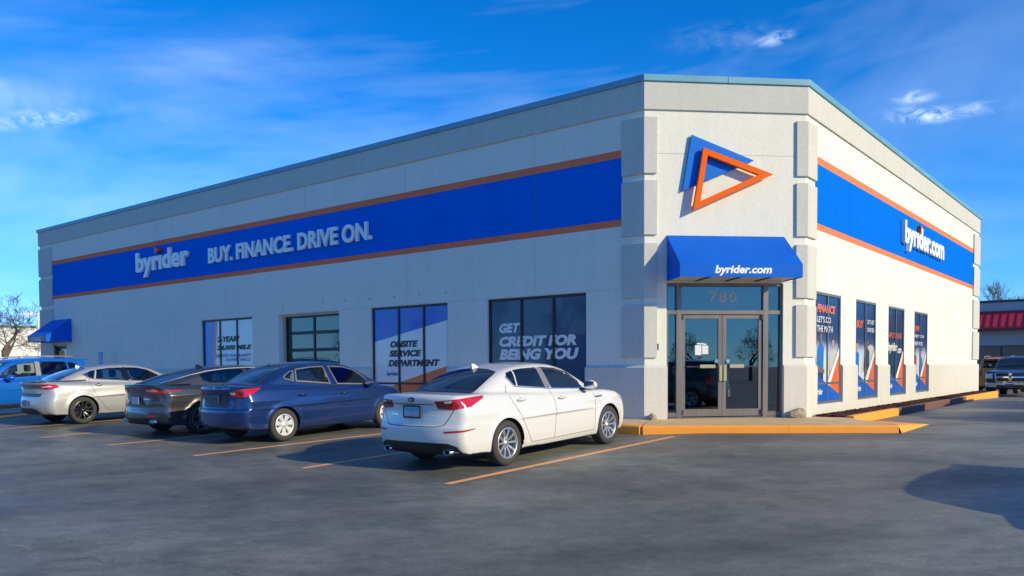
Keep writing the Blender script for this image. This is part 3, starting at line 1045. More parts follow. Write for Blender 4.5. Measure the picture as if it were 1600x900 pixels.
# ------------------------------------------------------------------ entrance
def entrance():
    root = empty('entrance_storefront', (0, 0, 0), bld)
    root['label'] = 'bronze aluminium storefront with glazed double doors and street number 780'
    d0, d1 = -.17, -.05
    a, b = ENT
    mb = MB()
    FC.box(mb, a + .003, a + .045, -.005, ENT_Z - .003, d0, d1)
    FC.box(mb, b - .045, b - .003, -.005, ENT_Z - .003, d0, d1)
    FC.box(mb, a + .045, b - .045, ENT_Z - .06, ENT_Z - .003, d0, d1)
    mb.build('storefront_frame', ALU, root, bevel=.004)
    for x0, x1 in ((.703, .814), (2.615, 2.729)):
        mb = MB(); FC.box(mb, x0, x1, -.005, ENT_Z - .061, d0, d1 + .004)
        mb.build('mullion', ALU, root, bevel=.004)
    for x0, x1 in ((a + .046, .702), (.815, 2.614), (2.730, b - .046)):
        mb = MB(); FC.box(mb, x0, x1, 2.18, 2.265, d0, d1)
        mb.build('transom_bar', ALU, root, bevel=.003)
        mb = MB(); FC.box(mb, x0, x1, 2.266, ENT_Z - .061, -.115, -.105)
        mb.build('transom_pane', GLASS, root)
    for x0, x1 in ((a + .046, .702), (2.730, b - .046)):
        mb = MB(); FC.box(mb, x0, x1, .005, .10, d0, d1 - .004)
        mb.build('bottom_rail', ALU, root)
        mb = MB(); FC.box(mb, x0, x1, .101, 2.179, -.115, -.105)
        mb.build('side_pane', GLASS, root)
    text_on(FC, '780', 1.43, 2.05, 2.43, 2.67, -.103, 'street_number', mat('number_vinyl', (.52, .50, .48), .4), root, bold=.025, space=1.25)
    for x0, x1, hinge in ((.818, 1.718, 0), (1.724, 2.611, 1)):
        st = .085
        mb = MB()
        FC.box(mb, x0, x0 + st, .012, 2.172, -.135, -.078); FC.box(mb, x1 - st, x1, .012, 2.172, -.135, -.078)
        FC.box(mb, x0 + st, x1 - st, 2.09, 2.172, -.135, -.079); FC.box(mb, x0 + st, x1 - st, .012, .165, -.135, -.079)
        leaf = mb.build('door_leaf', ALU, root, bevel=.003)
        leaf['label'] = 'glazed door leaf carrying paper notices' if hinge == 0 else 'glazed door leaf without notices'
        mb = MB(); FC.box(mb, x0 + st, x1 - st, .166, 2.089, -.112, -.102)
        mb.build('pane', GLASS, leaf)
        # pull handle at the meeting stile, push bar across, brass plate, round lock
        hx = x1 - .045 if hinge == 0 else x0 + .045
        mb = MB()
        FC.box(mb, hx - .035, hx + .035, .76, 1.10, -.077, -.035)
        mb.build('pull_handle', BRASS, leaf, bevel=.01)
        mb = MB()
        FC.box(mb, x0 + .09, x1 - .09, 1.060, 1.085, -.075, -.05)
        mb.build('push_bar', BLACK, leaf)
        px0, px1 = (hx - .46, hx - .12) if hinge == 0 else (hx + .10, hx + .42)
        mb = MB(); FC.box(mb, px0, px1, 1.04, 1.115, -.049, -.03)
        mb.build('brass_plate', BRASS, leaf, bevel=.006)
        V, F = [], []
        lx = hx - .09 if hinge == 0 else hx + .07
        mb = MB(); mb.tube([FC.p(lx, -.078, 1.185), FC.p(lx, -.05, 1.185)], .042, 16)
        mb.build('lock_rose', CHROME, leaf)
        if hinge == 0:
            for (q0, q1, c0, c1) in ((1.13, 1.27, 1.32, 1.53), (1.285, 1.42, 1.34, 1.52), (1.17, 1.33, 1.545, 1.575), (1.30, 1.38, 1.53, 1.56)):
                mb = MB(); FC.poly(mb, [(q0, c0), (q1, c0), (q1, c1), (q0, c1)], -.1005)
                mb.build('paper_notice', INK_WHITE, leaf)
        for hz in (.10, 2.12):
            hxx = x0 + .02 if hinge == 0 else x1 - .02
            mb = MB(); FC.box(mb, hxx - .02, hxx + .02, hz - .05, hz + .05, -.076, -.046)
            mb.build('pivot_hinge', BLACK, leaf)
    mb = MB(); FC.box(mb, a + .05, b - .05, -.03, -.004, -.2, .0)
    mb.build('threshold', ALU, root)
entrance()

# small things inside that the glass shows
def desk():
    o = empty('reception_desk', (-2.2, 4.6, -.012))
    tag(o, 'pale reception desk seen dimly through the entrance glass', 'desk')
    m = mat('pale_laminate', (.42, .42, .40), .5)
    MB().box(-.9, .9, -.35, .35, 1.02, 1.07).build('desk_top', m, o)
    MB().box(-.85, .85, -.3, -.26, 0, 1.02).build('front_panel', mat('grey_laminate', (.2, .22, .24), .5), o)
    for x in (-.85, .81):
        MB().box(x, x + .04, -.26, .3, 0, 1.02).build('side_panel', m, o)
    o.rotation_euler.z = math.radians(45)
desk()

# ------------------------------------------------------------------ entrance awning
def awning(name, frame, s0, s1, zt, zf, zb, d, label, m, seams=3):
    """sloped top, closed sides, straight front valance, soffit"""
    root = empty(name, frame.p((s0 + s1) / 2, 0, zb))
    tag(root, label, 'awning')
    iv = root.matrix_world.inverted()
    W = Matrix.Translation(-root.location)
    P = lambda s, dd, z: W @ frame.p(s, dd, z)
    t = .0
    mb = MB(); mb.add([P(s0, .01, zt), P(s1, .01, zt), P(s1, d, zf), P(s0, d, zf), P(s0, .01, zt - .02), P(s1, .01, zt - .02), P(s1, d - .02, zf - .005), P(s0, d - .02, zf - .005)],
                      [(3, 2, 1, 0), (4, 5, 6, 7), (0, 1, 5, 4), (1, 2, 6, 5), (3, 0, 4, 7), (2, 3, 7, 6)])
    mb.build('awning_top', m, root)
    mb = MB(); mb.add([P(s0, d, zf - .001), P(s1, d, zf - .001), P(s1, d, zb), P(s0, d, zb), P(s0, d - .012, zf - .02), P(s1, d - .012, zf - .02), P(s1, d - .012, zb), P(s0, d - .012, zb)],
                      [(0, 3, 2, 1), (4, 5, 6, 7), (0, 1, 5, 4), (2, 3, 7, 6), (1, 2, 6, 5), (3, 0, 4, 7)])
    mb.build('valance', m, root)
    for s, sg in ((s0, 1), (s1, -1)):
        mb = MB()
        pl = [(.01, zb), (d - .012, zb), (d - .012, zf - .02), (.01, zt - .02)]
        A = [P(s, x, z) for x, z in pl] + [P(s + sg * .012, x, z) for x, z in pl]
        mb.add(A, [(0, 1, 2, 3), (7, 6, 5, 4), (0, 4, 5, 1), (1, 5, 6, 2), (2, 6, 7, 3), (3, 7, 4, 0)])
        mb.build('side_panel', m, root)
    mb = MB()
    A = [P(s0 + .015, .015, zb + .02), P(s1 - .015, .015, zb + .02), P(s1 - .015, d - .015, zb + .02), P(s0 + .015, d - .015, zb + .02)]
    B = [v + Vector((0, 0, .012)) for v in A]
    mb.add(A + B, [(0, 1, 2, 3), (7, 6, 5, 4), (0, 4, 5, 1), (1, 5, 6, 2), (2, 6, 7, 3), (3, 7, 4, 0)])
    mb.build('soffit', SOFFIT, root)
    for k in range(seams):
        s = s0 + (s1 - s0) * (k + 1) / (seams + 1)
        mb = MB(); A = [P(s - .018, .02, zb + .018), P(s + .018, .02, zb + .018), P(s + .018, d - .02, zb + .018), P(s - .018, d - .02, zb + .018)]
        B = [v - Vector((0, 0, .02)) for v in A]
        mb.add(A + B, [(3, 2, 1, 0), (4, 5, 6, 7), (4, 0, 1, 5), (5, 1, 2, 6), (6, 2, 3, 7), (7, 3, 0, 4)])
        mb.build('frame_tube', BLACK, root)
    return root

ea = awning('entrance_awning', FC, .477, 3.045, 3.824, 3.14, 2.868, .88, 'bright blue canvas awning over the glazed double doors', CANVAS)
_fa = Frame((0, 0), (1, 1)); _fa.O = -ea.location.copy(); _fa.O.z -= 0
text_on(_fa, 'byrider.com', 1.20, 2.39, 2.895, 3.105, .884, 'lettering', WHITE, ea, bold=.036, shear=.2)
CANVAS2 = CANVAS
ca = awning('side_door_awning', FL, -28.5, -26.7, 3.19, 2.48, 2.235, 1.0, 'small blue awning over the side door at the far end', CANVAS2, 1)
_fa = Frame((0, 0), (1, 0)); _fa.O = -ca.location.copy()
mb = MB(); _fa.poly(mb, [(-28.48, 2.245), (-26.72, 2.245), (-26.72, 2.47), (-28.48, 2.47)], 1.003)
mb.build('name_panel', mat('mauve_panel', (.30, .16, .26), .5), ca)
text_on(_fa, 'CNAC', -28.15, -27.1, 2.27, 2.44, 1.006, 'lettering', INK_WHITE, ca, bold=.01)

# ------------------------------------------------------------------ wall signs
def sign(name, label, frame, s, z):
    o = empty(name, (0, 0, 0))
    tag(o, label, 'sign')
    return o
sg = sign('letter_sign', 'white raised byrider letters on the blue band above the parked cars', FL, 0, 0)
letters_on(FL, 'byrıder', -21.10, -17.50, 4.42, 5.34, .02, .11, sg, WHITE, LETTER_SIDE, bold=.04)
mb = MB(); FL.slab(mb, [(-19.62, 5.20), (-19.28, 5.31), (-19.62, 5.44)], .02, .18)
mb.build('dot', mat('red_sign_face', (.70, .07, .06), .4), sg)
sg = sign('slogan_sign', 'white raised letters reading buy finance drive on', FL, 0, 0)
letters_on(FL, 'BUY. FINANCE. DRIVE ON.', -16.32, -8.33, 4.57, 5.08, .02, .09, sg, WHITE, LETTER_SIDE, bold=.034)
sg = sign('web_address_sign', 'white raised byrider.com letters on the sunlit blue band', FR, 0, 0)
letters_on(FR, 'byrıder.com', 10.50, 15.85, 4.42, 5.27, .02, .13, sg, WHITE, LETTER_SIDE, bold=.045)
mb = MB(); FR.slab(mb, [(12.48, 5.14), (12.86, 5.24), (12.48, 5.36)], .02, .12)
mb.build('dot', ORANGE, sg)

lg = sign('triangle_sign', 'overlapping blue and orange triangle emblem above the entrance', FC, 0, 0)
mb = MB()
B0, B1, B2 = (0.99, 5.905), (.793, 4.735), (2.345, 5.402)
FC.slab(mb, [B0, B1, (1.32, 4.99), (1.22, 5.56) if False else B2][:0] or [B0, B1, B2], .025, .075)
mb.build('blue_triangle', LOGO_BLUE, lg, bevel=.004)
O0, O1, O2 = (1.200, 5.610), (.982, 4.315), (2.71, 5.090)
cx, cz = (O0[0] + O1[0] + O2[0]) / 3, (O0[1] + O1[1] + O2[1]) / 3
def inset_poly(P, d):
    """inset a CCW polygon"""
    n = len(P); out = []
    for i in range(n):
        a, b, c = Vector(P[i - 1]), Vector(P[i]), Vector(P[(i + 1) % n])
        t1, t2 = (b - a), (c - b)
        if t1.length < 1e-9 or t2.length < 1e-9:
            out.append(tuple(b)); continue
        t1.normalize(); t2.normalize()
        n1, n2 = Vector((-t1.y, t1.x)), Vector((-t2.y, t2.x))
        m = n1 + n2
        k = d / max(.15, 1 + n1.dot(n2))
        out.append(tuple(b + m * k))
    return out
OP = [O0, O1, O2]
IP = inset_poly(OP, .115)
n = 3
V = [FC.p(s, .115, z) for s, z in OP] + [FC.p(s, .115, z) for s, z in IP] + [FC.p(s, .205, z) for s, z in OP] + [FC.p(s, .205, z) for s, z in IP]
F = []
for i in range(3):
    j = (i + 1) % 3
    F += [(6 + i, 6 + j, 9 + j, 9 + i), (i, 3 + i, 3 + j, j), (i, j, 6 + j, 6 + i), (3 + i, 9 + i, 9 + j, 3 + j)]
mesh_obj('orange_triangle', V, F, ORANGE, lg)
mb = MB()
for s, z in ((1.05, 4.9), (1.35, 5.42), (1.9, 4.80)):
    mb.tube([FC.p(s, 0, z), FC.p(s, .12, z)], .012, 6)
mb.build('stand_off', BLACK, lg)

# small wall-mounted things
for (x, z) in ((-12.41, 2.98), (-10.52, 2.985), (-9.52, 2.99), (-8.53, 2.985), (-7.55, 2.98), (-6.6, 2.98), (-5.66, 2.975)):
    mb = MB(); mb.tube([FL.p(x, 0, z), FL.p(x, .02, z)], .014, 8)
    mb.build('anchor_bolt', BLACK, bld)
kb = MB(); FC.box(kb, .245, .29, 1.43, 1.56, .001, .05)
tag(kb.build('wall_box', BLACK, None, bevel=.005), 'small black box fixed beside the entrance below the grey block', 'box')

# ------------------------------------------------------------------ pavement, kerbs, planting bed
TOP = -0.03
def pavement():
    P = [(-29.0, -1.62), (.835, -1.62), (4.70, 1.06), (3.30, 2.80), (2.40, 2.80), (0, .10), (-29.0, .10)]
    mb = MB()
    n = len(P)
    zt = lambda x, y: TOP if x > -1 else TOP + .008 * min(-x, 30)
    V = [(x, y, -.4) for x, y in P] + [(x, y, zt(x, y)) for x, y in P]
    F = [tuple(range(n, 2 * n))] + [(i, (i + 1) % n, n + (i + 1) % n, n + i) for i in range(n)]
    pv = mesh_obj('pavement', V, F, CONCRETE)
    tag(pv, 'tan concrete pavement in front of the entrance', 'pavement', kind='structure')
    # control joint in the slab
    mb = MB(); mb.prism([(.835, -1.615), (.850, -1.610), (.235, -.135), (.220, -.14)], TOP + .0005, TOP + .003)
    mb.build('slab_joint', mat('joint_dirt', (.16, .13, .10), .9), pv)
    def kerb(a, b, m, name='kerb', w=.075, h0=-.42):
        """painted kerb with a rounded top edge; a to b with the road on the right"""
        A, B = Vector(a), Vector(b)
        t = (B - A).normalized(); nn = Vector((t.y, -t.x))
        prof = [(0, h0), (w, h0), (w + .006, TOP - .03), (w - .004, TOP - .010), (w - .022, TOP + .001), (0, TOP + .003)]
        V, F = [], []
        for q in (A, B):
            dz = 0.008 * min(max(-q.x - 1, 0), 30)
            V += [(*(q + nn * x), z + dz) for x, z in prof]
        k = len(prof)
        F = [(i, (i + 1) % k, k + (i + 1) % k, k + i) for i in range(k)] + [tuple(range(k - 1, -1, -1)), tuple(range(k, 2 * k))]
        o = mesh_obj(name, V, F, m, pv)
        return o
    xs = [-29, -23, -17, -11, -5, .838]
    for a, b in zip(xs[:-1], xs[1:]):
        kerb((a + .004, -1.62), (b - .004 * (b < 0), -1.62), KERB_ORANGE)
    q0, q2 = Vector((.858, -1.604)), Vector((4.70, 1.06))
    q1 = q0.lerp(q2, .575)
    e = (q2 - q0).normalized() * .003
    kerb(q0, q1 - e, KERB_ORANGE); kerb(q1 + e, q2, KERB_ORANGE)
    # flared end that runs down to the asphalt
    A, B, T, I = (4.795, 1.03, -.18), (4.715, 1.075, TOP + .002), (4.70, 3.78, -.172), (3.75, 2.25, TOP - .002)
    V = [A, B, T, I, (3.75, 2.25, -.3), (4.795, 1.03, -.3), (4.70, 3.78, -.3)]
    F = [(0, 2, 1), (1, 2, 3), (0, 5, 6, 2), (2, 6, 4, 3)]
    mesh_obj('kerb_ramp', V, F, KERB_ORANGE, pv)
    return pv
pav = pavement()

def bed():
    root = empty('planting_bed_edge', (3.3, 3, -.17))
    tag(root, 'orange and brown painted kerb along the mulch bed under the sunlit windows', 'kerb')
    W = Matrix.Translation(-root.location)
    def seg(y0, y1, m, x=3.42):
        prof = [(x - .15, -.3), (x, -.3), (x, -.02), (x - .012, .005), (x - .035, .012), (x - .15, .012)]
        V = [(a, y0, z - .005) for a, z in prof] + [(a, y1, z - .005) for a, z in prof]
        k = 6
        F = [(i, (i + 1) % k, k + (i + 1) % k, k + i) for i in range(k)] + [tuple(range(k - 1, -1, -1)), tuple(range(k, 2 * k))]
        V = [W @ Vector(v) for v in V]
        mesh_obj('kerb_stone', V, [tuple(reversed(f)) for f in F], m, root)
    ys = [2.86, 4.7, 6.62]
    for a, b in zip(ys[:-1], ys[1:]): seg(a + .004, b - .004, KERB_ORANGE)
    ys = [6.62, 9.6, 12.5, 15.45]
    for a, b in zip(ys[:-1], ys[1:]): seg(a + .004, b - .004, KERB_BROWN)
    ys = [15.45, 18.8, 22.15]
    for a, b in zip(ys[:-1], ys[1:]): seg(a + .004, b - .004, KERB_ORANGE)
    # mulch: an uneven bed with chips on it
    ny, nx = 160, 7
    V, F = [], []
    for j in range(ny + 1):
        for i in range(nx + 1):
            x = 2.545 + (3.272 - 2.545) * i / nx
            y = 2.84 + (22.1 - 2.84) * j / ny
            V.append((x, y, -.055 + .05 * math.sin(math.pi * i / nx) + random.uniform(-.02, .02)))
    for j in range(ny):
        for i in range(nx):
            a = j * (nx + 1) + i
            F.append((a, a + 1, a + nx + 2, a + nx + 1))
    mb = MB(); mb.add(V, F)
    for k in range(2600):
        x, y = random.uniform(2.57, 3.25), 2.84 + 19.2 * random.random() ** 1.3
        z = -.035 + .05 * math.sin(math.pi * (x - 2.545) / .727) + random.uniform(-.01, .02)
        M = Matrix.Translation((x, y, z)) @ Matrix.Rotation(random.uniform(0, 6.28), 4, 'Z') @ Matrix.Rotation(random.uniform(-.7, .7), 4, 'X')
        l, w, h = random.uniform(.02, .05), random.uniform(.008, .016), .006
        P = [M @ Vector((sx * l, sy * w, sz * h)) for sz in (-1, 1) for sy in (-1, 1) for sx in (-1, 1)]
        mb.add(P, [(4, 5, 7, 6), (0, 1, 5, 4), (2, 6, 7, 3), (0, 4, 6, 2), (1, 3, 7, 5)])
    o = mb.build('mulch', MULCH)
    tag(o, 'red-brown wood mulch along the foot of the sunlit wall', 'mulch', kind='stuff')
bed()

def rock(name, loc, r, label, seed):
    random.seed(seed)
    bm = bmesh.new()
    bmesh.ops.create_icosphere(bm, subdivisions=3, radius=1)
    from mathutils import noise
    for v in bm.verts:
        k = 1 + .35 * noise.noise(v.co * 1.4 + Vector((seed, 0, 0))) + .12 * noise.noise(v.co * 4 + Vector((0, seed, 0)))
        v.co = Vector((v.co.x * r[0] * k, v.co.y * r[1] * k, max(v.co.z * r[2] * k, -r[2] * .55)))
    me = bpy.data.meshes.new(name)
    bm.to_mesh(me); bm.free()
    me.materials.append(STONE)
    o = link(bpy.data.objects.new(name, me))
    o.location = loc
    o.rotation_euler.z = seed
    tag(o, label, 'rock')
rock('rock', (*FC.p(.12, .16, 0)[:2], TOP + .045), (.09, .08, .085), 'small tan stone left of the entrance against the wall', 1.3)
rock('rock', (*FC.p(3.30, .19, 0)[:2], TOP + .07), (.20, .11, .13), 'larger pale stone right of the entrance at the wall corner', 4.1)

# accessible parking sign on its post by the long wall
def parking_sign():
    x, y = -23.2, -.45
    z = G(x, y)
    o = empty('accessible_parking_sign', (x, y, z))
    tag(o, 'small blue wheelchair sign on a post by the shaded wall', 'sign')
    MB().box(-.025, .025, -.02, .02, 0, 1.75).build('post', ALU_SUNLIT_BRONZE, o)
    MB().box(-.16, .16, -.026, -.021, 1.28, 1.74).build('sign_plate', mat('sign_blue', (.02, .16, .55), .4), o)
    mb = MB()
    mb.add([(*q,) for q in [(.03 * math.cos(t) - .02, -.0285, 1.66 + .03 * math.sin(t)) for t in [2 * math.pi * k / 12 for k in range(12)]]], [tuple(range(12))])
    def ln(a, b, w=.016):
        A, B = Vector(a), Vector(b); t = (B - A).normalized(); nn = Vector((-t.y, t.x)) * w
        mb.add([(q.x, -.0285, q.y) for q in (A - nn, B - nn, B + nn, A + nn)], [(0, 1, 2, 3)])
    ln((-.02, 1.62), (-.01, 1.50)); ln((-.02, 1.57), (.06, 1.57), .012); ln((-.01, 1.50), (.06, 1.49)); ln((.06, 1.49), (.09, 1.37))
    for k in range(9):
        t0, t1 = math.radians(100 + k * 27), math.radians(100 + (k + 1) * 27)
        ln((.0 + .085 * math.cos(t0), 1.45 + .085 * math.sin(t0)), (.085 * math.cos(t1), 1.45 + .085 * math.sin(t1)), .012)
    mb.build('wheelchair_symbol', INK_WHITE, o)
parking_sign()

# ------------------------------------------------------------------ vehicles
def pchip(pts):
    """monotone cubic through (x, y) points; returns f and is flat outside"""
    X = np.array([q[0] for q in pts], float); Y = np.array([q[1] for q in pts], float)
    h = np.diff(X); dl = np.diff(Y) / h
    m = np.zeros(len(X))
    for i in range(1, len(X) - 1):
        if dl[i - 1] * dl[i] > 0:
            w1, w2 = 2 * h[i] + h[i - 1], h[i] + 2 * h[i - 1]
            m[i] = (w1 + w2) / (w1 / dl[i - 1] + w2 / dl[i])
    m[0], m[-1] = dl[0], dl[-1]
    def f(x):
        x = np.asarray(x, float)
        xc = np.clip(x, X[0], X[-1])
        i = np.clip(np.searchsorted(X, xc, side='right') - 1, 0, len(h) - 1)
        t = (xc - X[i]) / h[i]
        return ((1 + 2 * t) * (1 - t) ** 2 * Y[i] + t * (1 - t) ** 2 * h[i] * m[i] + t * t * (3 - 2 * t) * Y[i + 1] + t * t * (t - 1) * h[i] * m[i + 1])
    return f

def smax(a, b, k):
    h = np.maximum(k - np.abs(a - b), 0) / k
    return np.maximum(a, b) + h * h * k * .25

def smin(a, b, k):
    return -smax(-a, -b, k)

class CarShape:
    """body as an implicit solid; x forward from the rear end, y to the left, z up from the road"""
    def __init__(s, p):
        s.p = p
        s.L = p['L']
        rp = p['roof']
        s.roof = pchip([(rp[0][0] - .30, .35)] + list(rp) + [(rp[-1][0] + .30, .35)])
        s.deck = pchip(p['deck'])
        s.plan, s.sec = pchip(p['plan']), pchip(p['sec'])
        s.cw = pchip(p['cw'])
        s.xr, s.xf = pchip(p['xr']), pchip(p['xf'])
        s.zb = pchip(p['zb'])
        s.axles = p['axles']
        s.Ra, s.zw = p['arch'], p['R']
    def base(s, x, y, z):
        p = s.p
        y = np.abs(y)
        w = s.plan(x) + s.sec(z)
        for ax in s.axles:                                  # wheel arch flare
            rr = np.sqrt((x - ax) ** 2 + (z - s.zw) ** 2)
            w = w + p.get('flare', .012) * np.exp(-((rr - s.Ra - .01) / .055) ** 2)
        fs = y - w
        e = .01
        dk = s.deck(x)
        sl = (s.deck(x + e) - s.deck(x - e)) / (2 * e)
        ft = (z - dk + p.get('crown', .03) * (y / .8) ** 2) / np.sqrt(1 + sl * sl)
        fr = s.xr(z) + p.get('rear_bow', .14) * (y / .8) ** 2.4 - x
        ff = x - (s.L - s.xf(z) - p.get('front_bow', .30) * (y / .8) ** 2.3)
        fb = s.zb(x) - z
        k = p.get('k', .06)
        low = smax(smax(fs, ft, k), fb, .04)
        low = smax(low, smax(fr, ff, .02), p.get('kc', .09))
        zc = p['zc']
        dz = z - zc
        fcs = (y - (s.cw(x) - p['tum'] * dz - p.get('tumc', .10) * np.maximum(dz, 0) ** 2)) / math.sqrt(1 + p['tum'] ** 2)
        rf = s.roof(x)
        rs = (s.roof(x + e) - s.roof(x - e)) / (2 * e)
        fct = (z - rf + p.get('rcrown', .045) * (y / .6) ** 2) / np.sqrt(1 + rs * rs)
        cab = smax(smax(fcs, fct, p.get('kr', .10)), (zc - .35) - z, .02)
        cab = smax(cab, smax(fr, ff, .02), .05)
        return smin(low, cab, p.get('kb', .035))
    def wells(s, x, y, z):
        """negative inside a wheel well"""
        d = 1e9
        for ax in s.axles:
            r = np.sqrt((x - ax) ** 2 + (z - s.zw) ** 2) - s.Ra
            d = np.minimum(d, np.maximum(r, s.p.get('well_in', .56) - np.abs(y)))
        return d
    def full(s, x, y, z):
        return np.maximum(s.base(x, y, z), -s.wells(x, y, z))
    def normal(s, P):
        e = .004
        x, y, z = P.T
        g = np.stack([s.base(x + e, y, z) - s.base(x - e, y, z), s.base(x, y + e, z) - s.base(x, y - e, z), s.base(x, y, z + e) - s.base(x, y, z - e)], 1)
        return g / np.maximum(np.linalg.norm(g, axis=1, keepdims=True), 1e-9)
    def hit(s, O, D, far=3.2, n=160):
        """first hit of rays on the body; nan where they miss"""
        t = np.linspace(0, far, n)
        P = O[:, None, :] + D[:, None, :] * t[None, :, None]
        f = s.base(P[..., 0], P[..., 1], P[..., 2])
        ins = f < 0
        any_ = ins.any(1)
        i = np.argmax(ins, 1)
        lo = t[np.maximum(i - 1, 0)]; hi = t[i]
        for _ in range(14):
            m = (lo + hi) / 2
            Q = O + D * m[:, None]
            fm = s.base(Q[:, 0], Q[:, 1], Q[:, 2]) < 0
            hi = np.where(fm, m, hi); lo = np.where(fm, lo, m)
        Q = O + D * hi[:, None]
        Q[~any_] = np.nan
        return Q

S2I = 1 / math.sqrt(2)
VIEWS = {   # view: (origin of u,v plane, u axis, v axis, ray direction)
    'right': ((0, -1.6, 0), (1, 0, 0), (0, 0, 1), (0, 1, 0)),
    'rear': ((-.8, 0, 0), (0, 1, 0), (0, 0, 1), (1, 0, 0)),
    'front': ((6.6, 0, 0), (0, 1, 0), (0, 0, 1), (-1, 0, 0)),
    'top': ((0, 0, 2.4), (1, 0, 0), (0, 1, 0), (0, 0, -1)),
    'corner': ((-1.3, -1.3, 0), (S2I, -S2I, 0), (0, 0, 1), (S2I, S2I, 0)),      # right rear corner, u = (x - y)/sqrt2
    'fcorner': None,
}

def densify(poly, res, closed=True):
    out = []
    n = len(poly)
    for i in range(n if closed else n - 1):
        a, b = Vector(poly[i]), Vector(poly[(i + 1) % n])
        k = max(1, int(math.ceil((b - a).length / res)))
        out += [tuple(a.lerp(b, j / k)) for j in range(k)]
    if not closed: out.append(tuple(poly[-1]))
    return out

def area2(P):
    return sum(P[i][0] * P[(i + 1) % len(P)][1] - P[(i + 1) % len(P)][0] * P[i][1] for i in range(len(P)))

